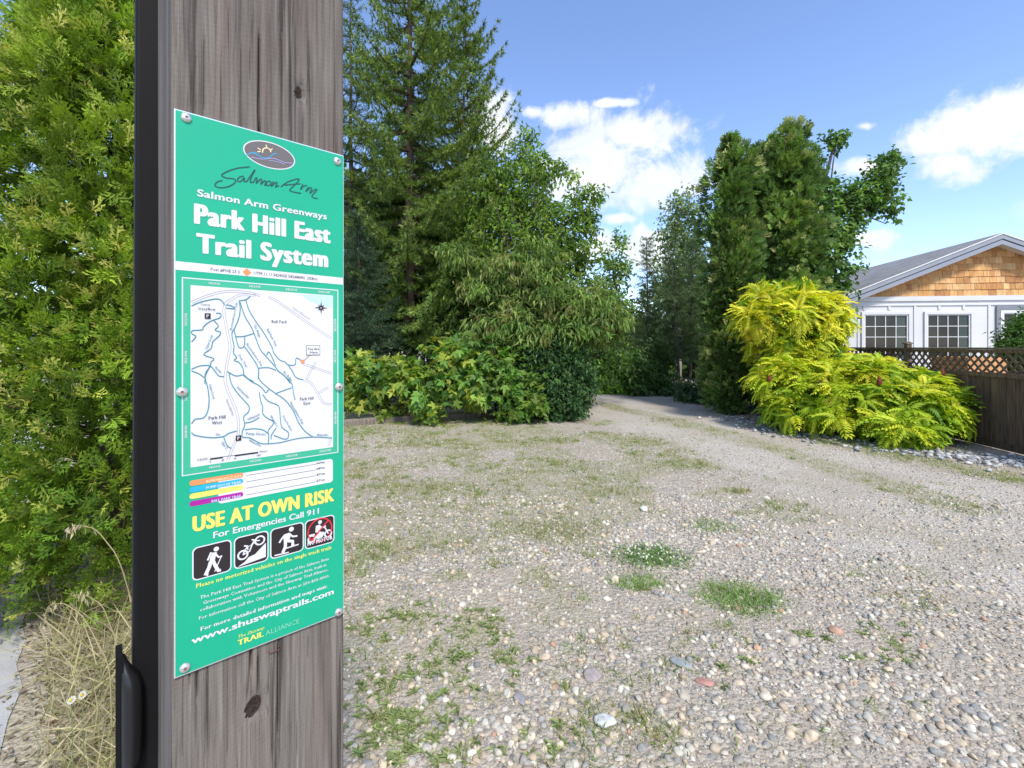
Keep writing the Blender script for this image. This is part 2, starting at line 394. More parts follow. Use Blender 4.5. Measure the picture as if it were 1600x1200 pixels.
# road at the lower left corner, a sheet just above the ground
ra = Acc(); e0 = np.array([-2.92 - 9 * .7, 2.73 + 9 * .714]); e1 = np.array([-2.92 + 6 * .7, 2.73 - 6 * .714]); nrm = np.array([-.714, -.70]) * 9
n_ = 60; tt = np.linspace(0, 1, n_)
edge = e0[None] * (1 - tt[:, None]) + e1[None] * tt[:, None]
edge = edge + (rng.random((n_, 1)) - .5) * .05 * np.array([[.7, .7]])
V = np.vstack([np.c_[edge, np.full(n_, .006)], np.c_[edge + nrm, np.full(n_, .006)]])
ra.add(V, None, [(i, i + 1, n_ + i + 1, n_ + i) for i in range(n_ - 1)])
def road_material():
    m = plain('road_asphalt', (.42, .415, .405), .9, .25, var=.16, vscale=3, bump=.6, bscale=240); return m
kind(ra.build('road', road_material()), 'structure')

# wooded hills far behind
ha = Acc(); hx_ = np.linspace(-2600, 2600, 90); hh = 60 + 190 * fbm(hx_, hx_ * 0, .0011, 4, 5)
hv = np.vstack([np.c_[hx_, np.full(90, 1500), np.full(90, -5)], np.c_[hx_, np.full(90, 1750), hh * .6], np.c_[hx_, np.full(90, 2300), hh], np.c_[hx_, np.full(90, 2950), np.full(90, -5)]])
ha.add(hv, None, [(r * 90 + i, r * 90 + i + 1, (r + 1) * 90 + i + 1, (r + 1) * 90 + i) for r in range(3) for i in range(89)])
kind(ha.build('hills', plain('wooded_hill', (.075, .10, .075), .95, .1, var=.4, vscale=.02), smooth=True), 'structure')

# ------------------------------------------------------------------ the house behind the fence
HR = -math.atan(.1125); HO = np.array([9.47, 13.0]); EX = np.array([math.cos(HR), math.sin(HR)]); EY = np.array([-math.sin(HR), math.cos(HR)])
def hx(px, y=0.0):
    s = (px - CX) / F; o = HO + EY * y; return (o[1] * s - o[0]) / (EX[0] - EX[1] * s)
def hz(px, py, y=0.0):
    p = HO + EY * y + EX * hx(px, y); return EYE + (HZ - py) / F * p[1]
house = empty('house', (HO[0], HO[1], 0), HR)
tag(house, 'white bungalow with cedar shingle gable and grey roof behind the wooden fence', 'house')
M['white_paint'] = plain('white_paint', (.60, .605, .61), .55, .4, var=.03, vscale=2)
M['white_vinyl'] = plain('white_vinyl', (.68, .68, .68), .35, .5)
M['grey_trim'] = plain('grey_trim', (.20, .215, .24), .5, .4, var=.05, vscale=3)
M['blue_grey'] = plain('blue_grey_trim', (.26, .285, .33), .5, .4, var=.05, vscale=3)
M['soffit'] = plain('soffit', (.62, .56, .50), .6, .3)
M['dark_trim'] = plain('dark_trim', (.035, .038, .045), .5, .4)
RX = hx(1572, -.45); RZ = hz(1572, 364, -.45); SL = .412; WID = 2 * RX; DEEP = 11.0
BANDZ = hz(1450, 463)
def rz_at(x): return RZ - SL * abs(x - RX)
wins = [(hx(1349.5), hx(1418.5)), (hx(1447.5), hx(1515.5))]; WT = hz(1450, 491); WB = WT - 1.27
door = (hx(1566), hx(1566) + 1.05); DT = hz(1566, 489); DB = .35
w = Acc()   # front wall in pieces round the openings, then sides and back
ops = [(a - .0, b + .0, WB, WT) for a, b in wins] + [(door[0], door[1], DB, DT)]
xs = [0] + [v for o in ops for v in o[:2]] + [WID]
for i in range(0, len(xs), 2): w.box(xs[i], xs[i + 1], 0, .14, 0, BANDZ)
for (a, b, z0, z1) in ops: w.box(a, b, 0, .14, 0, z0); w.box(a, b, 0, .14, z1, BANDZ)
w.box(0, .14, .14, DEEP, 0, BANDZ); w.box(WID - .14, WID, .14, DEEP, 0, BANDZ); w.box(.14, WID - .14, DEEP - .14, DEEP, 0, BANDZ)
w.prism([(0.0, BANDZ), (WID, BANDZ), (WID, rz_at(WID) - .16), (RX, RZ - .16), (0, rz_at(0) - .16)], .05, .14)
w.build('wall', M['white_paint'], house)
t = Acc(); t.box(-.02, WID + .02, -.045, -.002, BANDZ - .13, BANDZ); t.build('frieze_board', M['white_paint'], house)
t = Acc(); t.box(0.0, WID, -.03, -.002, BANDZ - .26, BANDZ - .225); t.build('trim_board', M['white_paint'], house)
t = Acc(); t.box(-.03, .09, -.03, -.002, 0, BANDZ - .262); t.build('corner_board', M['white_paint'], house)
for px, full in ((1341, 1), (1350, 0), (1389, 0), (1429, 1), (1467, 0), (1505, 0), (1545, 1)):
    x = hx(px); t = Acc(); t.box(x - .03, x + .03, -.024, -.002, .0 if full else WT + .13, BANDZ - .262); t.build('batten', M['white_paint'], house)
x = hx(1545)
while x < WID - .6:
    x += .69
    if x > door[1] + .35: t = Acc(); t.box(x - .03, x + .03, -.024, -.002, 0, BANDZ - .262); t.build('batten', M['white_paint'], house)
# windows: casing, sash, muntins, every pane
def glass_mat(c):
    m, nt, b = nodes('window_glass'); b.inputs['Roughness'].default_value = .06; b.inputs['Specular IOR Level'].default_value = .4
    b.inputs['IOR'].default_value = 1.5
    b.inputs['Base Color'].default_value = (*c, 1); return m
M['glass'] = glass_mat((.008, .010, .012)); M['glass2'] = glass_mat((.016, .017, .019)); M['glass3'] = glass_mat((.035, .055, .052)); M['dark_room'] = plain('dark_room', (.05, .05, .055), .9, .1); M['blind'] = plain('blind', (.16, .165, .17), .7, .2)
M['curtain'] = plain('curtain', (.22, .26, .27), .9, .1, var=.2, vscale=6)
def window(name, a, b, z0, z1, nc, nr, mat, casing=.075):
    f = Acc()
    f.box(a - casing, b + casing, -.05, -.003, z1, z1 + casing); f.box(a - casing, b + casing, -.06, -.003, z0 - casing, z0)
    f.box(a - casing, a, -.048, -.003, z0, z1); f.box(b, b + casing, -.048, -.003, z0, z1)
    wo = f.build(name, mat, house)
    s = Acc(); q = .035
    s.box(a, b, -.02, .06, z1 - q, z1); s.box(a, b, -.02, .06, z0, z0 + q); s.box(a, a + q, -.02, .06, z0 + q, z1 - q); s.box(b - q, b, -.02, .06, z0 + q, z1 - q)
    s.build('sash', M['white_vinyl'], wo)
    a += q; b -= q; z0 += q; z1 -= q; cw = (b - a) / nc; ch = (z1 - z0) / nr; h = .0085
    for i in range(1, nc): s = Acc(); s.box(a + i * cw - h, a + i * cw + h, .0, .03, z0, z1); s.build('muntin', M['white_vinyl'], wo)
    for j in range(1, nr): s = Acc(); s.box(a, b, .002, .028, z0 + j * ch - h, z0 + j * ch + h); s.build('muntin', M['white_vinyl'], wo)
    for i in range(nc):
        for j in range(nr):
            s = Acc(); s.box(a + i * cw + h * .6, a + (i + 1) * cw - h * .6, .012, .017, z0 + j * ch + h * .6, z0 + (j + 1) * ch - h * .6); s.build('pane', M['glass3' if i == nc - 1 else ('glass2' if (i + j) % 3 else 'glass')], wo)
    s = Acc(); n = int((z1 - z0) / .05)
    for j in range(n): s.box(a, a + (b - a) * .74, .10, .103, z0 + j * .05, z0 + j * .05 + .034)
    s.build('blind', M['blind'], wo)
    s = Acc(); s.box(b - (b - a) * .24, b, .105, .11, z0, z1); s.build('curtain', M['curtain'], wo)
    return wo
for a, b in wins: window('window', a, b, WB, WT, 4, 4, M['white_paint'])
r = Acc(); r.box(.2, WID - .2, .9, .95, .2, BANDZ); r.build('room_back', M['dark_room'], house)
t = Acc(); ga_, gb_ = hx(1555), door[1] + (door[0] - hx(1555)); gt = hz(1566, 478)
t.box(ga_, gb_, -.05, -.003, DT + .077, gt); t.box(ga_, door[0] - .077, -.05, -.003, 0, DT + .077); t.box(door[1] + .077, gb_, -.05, -.003, 0, DT + .077)
t.build('door_surround', M['grey_trim'], house)
window('glazed_door', door[0], door[1], DB, DT, 3, 6, M['white_vinyl'], .07)
# gable shingles, each its own piece; the part of the gable beyond the picture's edge as one
srow = hz(1490, 451.0) - hz(1490, 461); BOT = BANDZ + .005
sr = random.Random(5); nrow = int((RZ - .2 - BOT) / srow) + 1; XCUT = hx(1640)
tones = [(.53, .29, .12), (.58, .34, .15), (.45, .23, .09), (.50, .265, .10), (.61, .38, .18), (.39, .19, .075), (.55, .31, .13)]
rest = Acc()
for j in range(nrow):
    z0 = BOT + j * srow; half = (RZ - .17 - z0) / SL; x = RX - half + sr.uniform(-.1, 0)
    while x < RX + half:
        ww = sr.uniform(.10, .27); a_, b_ = max(x, RX - half), min(x + ww - .006, RX + half); x += ww
        if b_ - a_ < .02: continue
        dz = sr.uniform(-.008, .008); top = z0 + srow * 1.12
        zt_a = min(top, rz_at(a_) - .165); zt_b = min(top, rz_at(b_) - .165)
        poly = [(a_, z0 + dz), (b_, z0 + dz), (b_, max(zt_b, z0 + dz + .004)), (a_, max(zt_a, z0 + dz + .004))]
        if min(a_, b_) < RX < max(a_, b_): poly.insert(3, (RX, min(top, RZ - .165)))
        th = sr.uniform(.012, .02); y0 = .045 - th - .012
        n = len(poly); yb = [y0 if i < 2 else .038 for i in range(n)]
        V = [(p[0], yb[i], p[1]) for i, p in enumerate(poly)] + [(p[0], .046, p[1]) for p in poly]
        T = [(0, i, i + 1) for i in range(1, n - 1)]; Q = [(i, n + i, n + (i + 1) % n, (i + 1) % n) for i in range(n)]
        c = np.array(sr.choice(tones)) * sr.uniform(.85, 1.15)
        s = rest if a_ > XCUT else Acc(); s.add(V, T, Q, c)
        if s is not rest: s.build('shingle', M['shingle'], house)
kind(rest.build('shingle_rest', M['shingle'], house), 'stuff')
# roof: two slabs, rake boards, soffit
OV, EO = .34, .55
def roof_tex():
    m, nt, b = nodes('asphalt_shingle'); N = nt.nodes; L = nt.links
    tc = N.new('ShaderNodeTexCoord'); br = N.new('ShaderNodeTexBrick'); mp = N.new('ShaderNodeMapping')
    mp.inputs['Rotation'].default_value = (0, 0, R(90)); L.new(tc.outputs['Object'], mp.inputs['Vector']); L.new(mp.outputs[0], br.inputs['Vector'])
    br.inputs['Scale'].default_value = 1.0; br.inputs['Brick Width'].default_value = .32; br.inputs['Row Height'].default_value = .135
    br.inputs['Mortar Size'].default_value = .006; br.inputs['Color1'].default_value = (.25, .25, .25, 1); br.inputs['Color2'].default_value = (.205, .205, .205, 1)
    br.inputs['Mortar'].default_value = (.14, .14, .14, 1); br.inputs['Bias'].default_value = .1
    n = N.new('ShaderNodeTexNoise'); n.inputs['Scale'].default_value = 1.3; n.inputs['Detail'].default_value = 6; L.new(tc.outputs['Object'], n.inputs['Vector'])
    mr = N.new('ShaderNodeMapRange'); mr.inputs[3].default_value = .75; mr.inputs[4].default_value = 1.35; L.new(n.outputs['Fac'], mr.inputs[0])
    vm = N.new('ShaderNodeVectorMath'); vm.operation = 'SCALE'; L.new(br.outputs[0], vm.inputs[0]); L.new(mr.outputs[0], vm.inputs['Scale'])
    L.new(vm.outputs[0], b.inputs['Base Color']); b.inputs['Roughness'].default_value = .9; b.inputs['Specular IOR Level'].default_value = .25
    return m
M['roof'] = roof_tex()
ro = None
for sgn in (-1, 1):
    xe = RX + sgn * (RX + EO); ze = rz_at(xe)
    a = Acc(); o = .0
    V = [(RX, -OV - .03, RZ + .03), (xe, -OV - .03, ze + .03), (xe, DEEP + .4, ze + .03), (RX, DEEP + .4, RZ + .03)]
    V += [(x, y, z - .05) for x, y, z in V]
    a.add(V, None, [(0, 1, 2, 3), (7, 6, 5, 4), (0, 4, 5, 1), (1, 5, 6, 2), (2, 6, 7, 3), (3, 7, 4, 0)]); r_ = a.build('roof', M['roof'], house)
    # rake: pale drip edge, blue-grey board, dark reveal, lighter lower board
    for nm, z1, z0, y0, y1, mt in (('drip_edge', .026, -.002, -OV - .036, -OV - .024, 'white_vinyl'), ('rake_board', -.004, -.125, -OV - .022, -OV + .02, 'blue_grey'),
                                   ('shadow_trim', -.127, -.15, -OV - .008, -OV + .02, 'dark_trim'), ('rake_board', -.152, -.27, -OV - .004, -OV + .025, 'blue_grey')):
        a = Acc(); P_ = [(RX, RZ + z0), (xe, ze + z0), (xe, ze + z1), (RX, RZ + z1)]
        if sgn > 0: P_ = P_[::-1]
        a.prism(P_, y0, y1); a.build(nm, M[mt], house)
    a = Acc(); P_ = [(RX, RZ - .185), (xe, ze - .185), (xe, ze - .165), (RX, RZ - .165)]
    a.prism(P_ if sgn < 0 else P_[::-1], -OV + .027, .044); a.build('soffit', M['soffit'], house)
    a = Acc(); a.box(min(xe, xe + sgn * .02), max(xe, xe + sgn * .02), -OV, DEEP + .4, ze - .17, ze + .0); a.build('gutter_board', M['blue_grey'], house)
a = Acc(); a.box(-.10, -.004, .15, .25, 0, BANDZ - .1); a.build('downpipe', M['dark_trim'], house)
a = Acc(); a.box(-.02, -.003, .5, 1.6, 1.2, 2.5); a.build('side_window', M['dark_trim'], house)

# ------------------------------------------------------------------ weathered board fence with lattice top
FO = np.array([8.02, 7.1]); fence = empty('fence', (FO[0], FO[1], 0), HR)
tag(fence, 'weathered brown board fence with lattice top in front of the white house', 'fence')
def wood(r, lo=.75, hi=1.25, base=(.145, .10, .07)): return np.array(base) * r.uniform(lo, hi) * np.array([1, r.uniform(.93, 1.03), r.uniform(.88, 1.05)])
fr = random.Random(8); PITCH = 2.62; TOPZ, LAT0, LAT1 = 1.69, 1.27, 1.60
posts = [2.45 + i * PITCH for i in range(-3, 8)]
for k, y in enumerate(posts):
    a = Acc(); c = wood(fr, .95, 1.25, (.13, .105, .082)); a.box(-.045, .045, y - .045, y + .045, 0, 1.76, c)
    po = a.build('post', M['fence_wood'], fence)
    a = Acc(); a.box(-.065, .065, y - .065, y + .065, 1.762, 1.785, c * 1.1); a.prism([(-.05, 1.785), (.05, 1.785), (.012, 1.81), (-.012, 1.81)], y - .05, y + .05, c * 1.1)
    a.build('post_cap', M['fence_wood'], po)
def slat_poly(u0, u1, off, w_, sg):
    """a 45 degree lath clipped to the lattice opening; u along the fence, z up"""
    pts = []
    zs = (LAT0, LAT1)
    def u(z, d): return off + d + sg * (z - LAT0)
    quad = [(u(zs[0], 0), zs[0]), (u(zs[0], w_), zs[0]), (u(zs[1], w_), zs[1]), (u(zs[1], 0), zs[1])]
    def clip(poly, val, keep_less):
        out = []
        for i in range(len(poly)):
            p, q = poly[i], poly[(i + 1) % len(poly)]; ip = (p[0] <= val) if keep_less else (p[0] >= val); iq = (q[0] <= val) if keep_less else (q[0] >= val)
            if ip: out.append(p)
            if ip != iq: t_ = (val - p[0]) / (q[0] - p[0]); out.append((val, p[1] + t_ * (q[1] - p[1])))
        return out
    quad = clip(quad, u0, False)
    return clip(quad, u1, True) if len(quad) > 2 else []
def fprism(a, poly, x0, x1, col):
    n = len(poly); V = [(x0, p[0], p[1]) for p in poly] + [(x1, p[0], p[1]) for p in poly]
    a.add(V, [(0, i + 1, i) for i in range(1, n - 1)] + [(n, n + i, n + i + 1) for i in range(1, n - 1)], [(i, (i + 1) % n, n + (i + 1) % n, n + i) for i in range(n)], col)
for k in range(len(posts) - 1):
    y0, y1 = posts[k] + .047, posts[k + 1] - .047; single = k in (1, 2, 3)
    a = Acc(); a.box(-.05, .05, y0, y1, TOPZ - .035, TOPZ, wood(fr, 1.1, 1.4, (.13, .105, .082))); a.build('cap_rail', M['fence_wood'], fence)
    a = Acc(); a.box(-.035, .035, y0, y1, LAT1, TOPZ - .037, wood(fr, .9, 1.1)); a.build('top_rail', M['fence_wood'], fence)
    a = Acc(); a.box(-.04, .04, y0, y1, LAT0 - .075, LAT0, wood(fr, .9, 1.1)); a.build('middle_rail', M['fence_wood'], fence)
    a = Acc(); a.box(-.045, .04, y0, y1, .02, .12, wood(fr, .55, .7)); a.build('bottom_rail', M['fence_wood'], fence)
    lat = Acc(); wd, sp = .054, .155
    for sg, xa in ((1, -.012), (-1, .003)):
        o_ = y0 - .4
        while o_ < y1 + .4:
            pl = slat_poly(y0, y1, o_, wd, sg); o_ += sp
            if len(pl) < 3: continue
            s = Acc() if single else lat; fprism(s, pl, xa, xa + .009, wood(fr, .85, 1.35, (.12, .09, .065)))
            if single: s.build('lattice_slat', M['fence_wood'], fence)
    if not single: kind(lat.build('lattice', M['fence_wood'], fence), 'stuff')
    y = y0; bd = Acc()
    while y < y1 - .01:
        e = min(y + .139, y1); s = Acc() if single else bd
        s.box(-.016 + fr.uniform(-.006, .006), .012, y + .003, e - .003, .122, LAT0 - .077, wood(fr, .55, 1.35)); y = e
        if single: s.build('board', M['fence_wood'], fence)
    if not single: kind(bd.build('boards', M['fence_wood'], fence), 'stuff')

# things behind the fence seen through the lattice
def shed_thing():
    a = empty('storage_box', (9.0, 9.0, 0), HR); b_ = Acc(); b_.box(-.3, .3, -.4, .4, 0, 1.2); b_.build('crate', plain('orange_crate', (.55, .24, .09), .7, .3, var=.2), a)
    b_ = Acc(); b_.box(-.33, .33, -.43, .43, 1.202, 1.5); b_.build('lid', plain('orange_lid', (.60, .30, .13), .7, .3, var=.2), a)
    tag(a, 'orange brown box glimpsed through the lattice of the fence', 'box')
shed_thing()

# ------------------------------------------------------------------ timber edging and black picket fence under the vines (left)
tr = random.Random(3)
for (pa, pb, lab) in (((520, 666), (668, 656), 'grey landscape timber lying by the gravel, nearest the sign post'),
                      ((690, 655), (782, 649), 'grey landscape timber in the middle under the lobed vine leaves'),
                      ((786, 648.5), (850, 646), 'grey landscape timber ending under the dark ivy mound')):
    A, B = G(*pa), G(*pb); d = B - A; ln = np.linalg.norm(d); o = Acc(); h = .15; n = 12; c = np.array((.19, .16, .135))
    for i in range(n):
        pass
    xs_ = np.linspace(0, ln, n); prof = [(-.07, .0), (-.075, h * .75), (-.055, h), (.055, h), (.075, h * .75), (.07, 0)]
    V = [(x + tr.uniform(-.004, .004), p[0] + tr.uniform(-.004, .004), p[1] + tr.uniform(-.004, .004)) for x in xs_ for p in prof]
    Q = [(i * 6 + j, (i + 1) * 6 + j, (i + 1) * 6 + (j + 1) % 6, i * 6 + (j + 1) % 6) for i in range(n - 1) for j in range(6)]
    Q += [(0, 1, 2, 5), (2, 3, 4, 5), (6 * n - 1, 6 * n - 4, 6 * n - 5, 6 * n - 6), (6 * n - 1, 6 * n - 2, 6 * n - 3, 6 * n - 4)]
    o.add(V, None, Q, c); ob = o.build('landscape_timber', M['fence_wood']); ob.location = (A[0], A[1], -.02); ob.rotation_euler = (0, 0, math.atan2(d[1], d[0]))
    tag(ob, lab, 'timber', 'timbers edging the gravel')
A, B = G(500, 655) + np.array([0, .35]), G(850, 641) + np.array([0, .35]); d = B - A; ln = np.linalg.norm(d)
pf = empty('picket_fence', (A[0], A[1], 0), math.atan2(d[1], d[0])); tag(pf, 'low black metal picket fence overgrown by the lobed vine leaves', 'fence')
M['black_metal'] = plain('black_metal', (.012, .012, .013), .4, .5)
for z in (.12, 1.0):
    a = Acc(); a.box(0, ln, -.012, .012, z, z + .03); a.build('rail', M['black_metal'], pf)
x = .03
while x < ln:
    a = Acc(); a.box(x - .009, x + .009, -.026, -.0125, .05, 1.12); a.build('picket', M['black_metal'], pf); x += .12

# ------------------------------------------------------------------ leaf templates: (vertices, triangles, quads, shade per vertex)
E3 = np.zeros((0, 3), int); E4 = np.zeros((0, 4), int)
def t_leaf(w=.5, fold=.12, droop=.15, peak=.42):
    V = np.array([(0, 0, 0), (peak, w / 2, fold), (peak, -w / 2, fold), (1, 0, -droop)], float)
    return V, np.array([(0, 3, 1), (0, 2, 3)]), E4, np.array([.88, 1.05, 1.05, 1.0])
def t_lobed(r_=random.Random(1)):
    """palmate leaf with five pointed lobes, stalk end at the origin"""
    pts = []; lob = [(-125, .42), (-62, .74), (0, 1.0), (62, .74), (125, .42)]
    for i, (a, l) in enumerate(lob):
        for da, ll in ((-19, .62), (0, 1.0), (19, .62)):
            pts.append((a + da, l * ll))
        if i < 4: pts.append(((a + lob[i + 1][0]) / 2, .34))
    V = [(.25, 0, .0)] + [(.25 + .75 * l * math.cos(R(a)), .75 * l * math.sin(R(a)), .10 * abs(math.sin(R(a))) * l - .14 * l * l) for a, l in pts]
    n = len(pts); T = [(0, i, i + 1) for i in range(1, n)] + [(0, n, 1)]
    return np.array(V), np.array(T), E4, np.array([.9] + [1.0] * n)
def t_thuja(seed, nside=9, sub=3, wk=1.0):
    """flat fan-shaped spray of scale leaves"""
    r_ = random.Random(seed); V = []; Q = []; sh = []
    def strip(p, d, l, w_, s0, s1):
        p = np.array(p); d = nz(np.array(d)); side = nz(np.cross((0, 0, 1.), d)); k = len(V); w_ = w_ * wk
        zz = np.array((0, 0, r_.uniform(-.04, .05)))
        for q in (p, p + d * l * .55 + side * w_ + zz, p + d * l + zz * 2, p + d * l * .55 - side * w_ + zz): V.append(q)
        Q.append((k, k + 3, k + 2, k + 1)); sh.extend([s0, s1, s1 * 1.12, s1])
    T = []
    strip((0, 0, 0), (1, 0, 0), 1.0, .028, .7, 1.1)
    for i in range(nside):
        x = .12 + .8 * i / nside; sg = 1 if i % 2 else -1; a = R(r_.uniform(32, 52)) * sg; l = (.62 - .42 * abs(x - .3)) * r_.uniform(.75, 1.1)
        z = .12 * math.sin(i * 1.7) * .4 - .12 * x * x; p = np.array((x, 0, z)); d = np.array((math.cos(a), math.sin(a), r_.uniform(-.15, .2)))
        strip(p, d, l, .026, .75, 1.1)
        for j in range(sub):
            f = .3 + .6 * j / sub; b = a + R(r_.uniform(28, 45)) * (1 if j % 2 else -1)
            strip(p + d * l * f, (math.cos(b), math.sin(b), r_.uniform(-.2, .25)), l * .42, .022, .9, 1.18)
    return np.array(V), E3, np.array(Q), np.array(sh)
def t_tuft(n=9, w_=.045, spread=.9, seed=0):
    """radiating needles"""
    r_ = random.Random(seed); V = []; T = []
    for i in range(n):
        a = i / n * 6.283 + r_.uniform(-.3, .3); e = r_.uniform(.2, 1.0) * spread
        d = np.array((math.cos(e * 1.4), math.sin(e * 1.4) * math.cos(a), math.sin(e * 1.4) * math.sin(a))); s_ = nz(np.cross(d, (.3, .5, .8))) * w_
        l = r_.uniform(.75, 1.1); k = len(V); V += [-s_, s_, d * l]; T.append((k, k + 1, k + 2))
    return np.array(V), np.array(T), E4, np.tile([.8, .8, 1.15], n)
def t_twig(n=16, w_=.03, nl=.22, seed=0, up=.5):
    """a conifer shoot: needles all round a stem of length one"""
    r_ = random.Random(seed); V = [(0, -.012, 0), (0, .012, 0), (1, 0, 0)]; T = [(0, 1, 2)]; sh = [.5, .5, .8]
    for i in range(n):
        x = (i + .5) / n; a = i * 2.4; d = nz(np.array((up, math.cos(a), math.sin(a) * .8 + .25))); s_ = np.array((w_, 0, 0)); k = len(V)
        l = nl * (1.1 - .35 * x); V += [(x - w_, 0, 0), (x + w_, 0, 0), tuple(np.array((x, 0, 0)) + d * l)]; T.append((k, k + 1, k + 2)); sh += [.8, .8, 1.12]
    return np.array(V, float), np.array(T), E4, np.array(sh)
def t_pinnate(n=9, seed=0, droop=.55, lw=.118, ll=.34):
    """compound leaf: arching midrib with pairs of drooping toothed leaflets"""
    r_ = random.Random(seed); V = []; T = []; sh = []
    def mid(x): return np.array((x * (1 - .12 * x), 0, .22 * math.sin(x * 2.2) - droop * x * x))
    for i in range(n):
        a, b = mid(i / n), mid((i + 1) / n); k = len(V); V += [a + (0, .006, 0), a - (0, .006, 0), b]; T.append((k, k + 1, k + 2)); sh += [.9] * 3
    for i in range(n):
        x = .16 + .8 * i / (n - 1); p = mid(x); l = ll * (1 - 1.1 * (x - .45) ** 2) * r_.uniform(.9, 1.1)
        for sg in (-1, 1):
            d = nz(np.array((.5 + .25 * x, sg * .85, -.32 - .3 * r_.random()))); n_ = np.array((0, 0, 1.)); s_ = nz(np.cross(n_, d)) * lw / 2
            k = len(V); q = p + d * l * .42; V += [p, q + s_ + (0, 0, .012), q - s_ + (0, 0, .012), p + d * l + (0, 0, -.05)]
            T += [(k, k + 2, k + 1), (k + 1, k + 2, k + 3)]; sh += [.88, 1.02, 1.02, 1.08]
    p = mid(1.0); k = len(V); V += [p, p + (.1, lw / 2, -.03), p + (.1, -lw / 2, -.03), p + (.22, 0, -.14)]; T += [(k, k + 2, k + 1), (k + 1, k + 2, k + 3)]; sh += [.95, 1, 1, 1.1]
    return np.array(V, float), np.array(T), E4, np.array(sh)

def palette(cols, n, r=rng, var=.18):
    c = np.array(cols, float); k = r.integers(0, len(c), n); t = r.random((n, 1)); k2 = r.integers(0, len(c), n)
    return (c[k] * t + c[k2] * (1 - t)) * (1 + var * r.normal(size=(n, 1))).clip(.5, 1.6)

def blobs3(lst):
    """(column, row, half width, half height, distance[, depth factor]) -> centres and radii in metres"""
    C = []; Rr = []
    for b in lst:
        C.append(P3(b[0], b[1], b[4])); k = b[4] / F; Rr.append((b[2] * k, b[2] * k * (b[5] if len(b) > 5 else .9), b[3] * k))
    return np.array(C), np.array(Rr)
def in_blobs(C, Rr, n, r=rng, shell=2.4, zmin=.1):
    vol = np.cbrt(Rr.prod(1)) ** 2; out = []; nrm = []
    k = r.choice(len(C), n, p=vol / vol.sum()); d = rdir(n, r); rad = r.random((n, 1)) ** (1 / shell)
    p = C[k] + d * rad * Rr[k]; ok = p[:, 2] > zmin
    return p[ok], nz(d[ok] / Rr[k][ok]), rad[ok, 0]

def limb(acc, a, b, r0, r1, r=rng, sag=.12, n=7, col=(.10, .085, .07)):
    a = np.asarray(a, float); b = np.asarray(b, float); t = np.linspace(0, 1, n)[:, None]; ln = np.linalg.norm(b - a)
    bend = np.array([0, 0, 1.]) * sag * ln; w_ = r.normal(size=(n, 3)) * ln * .02 * np.sin(t * np.pi)
    acc.tube(a * (1 - t) + b * t + bend * (t * (1 - t)) * 2 + w_, np.linspace(r0, r1, n), 6, col)

def leafy(name, label, cat, base, top, blobs, tpl, size, nclump, per, pal, mat='leaf', spread=.28, droop=.3, trunk=.11, nlimb=26, group=None,
          seed=1, shell=2.4, flat=.7, barkc=(.10, .085, .07), outward=.6, zmin=.1, twig=True):
    """a broad-leaved tree or shrub: trunk with limbs running to leaf clumps"""
    r = np.random.default_rng(seed); C, Rr = blobs3(blobs); base = np.asarray(base, float); top = np.asarray(top, float)
    root = empty(name, tuple(base)); tag(root, label, cat, group)
    cp, cn, rad = in_blobs(C, Rr, nclump, r, shell, zmin)
    tk = Acc(); limb(tk, (0, 0, -.05), top - base, trunk, trunk * .25, r, .0, 12, barkc)
    far = np.argsort(-rad)[:max(nlimb * 3, 1)]; pick = r.choice(far, min(nlimb, len(far)), replace=False) if nlimb else []
    for i in pick:
        q = cp[i] - base; tz = np.clip(.25 + .6 * r.random(), 0, 1) * min(max(q[2] * .85, .1), (top - base)[2]); s_ = (top - base) * (tz / max((top - base)[2], .1))
        limb(tk, s_, q, trunk * .38, .008, r, .10 * (1 if q[2] > s_[2] else -.5), 8, barkc)
    tk.build('trunk', M['bark'], root, True)
    cr = Acc(); N = len(cp)
    k = np.repeat(np.arange(N), per); n = len(k)
    tw = nz(cn[k] * outward + r.normal(size=(N, 3))[k] * .55 + np.array([0, 0, .15]))
    s_ = r.random((n, 1)); pos = cp[k] + tw * (s_ - .5) * spread * 2 + r.normal(size=(n, 3)) * spread * np.array([.55, .55, .55 * flat])
    d = nz(tw * .5 + cn[k] * outward * .5 + r.normal(size=(n, 3)) * .6 + np.array([0, 0, -droop]))
    nn = nz(np.array([0, 0, 1.]) + cn[k] * .5 + r.normal(size=(n, 3)) * .5)
    cc = palette(pal, N, r)[k] * (1 + .15 * r.normal(size=(n, 1))).clip(.55, 1.5)
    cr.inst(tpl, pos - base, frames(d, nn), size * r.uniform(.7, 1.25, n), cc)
    cr.build('crown', M[mat], root)
    return root

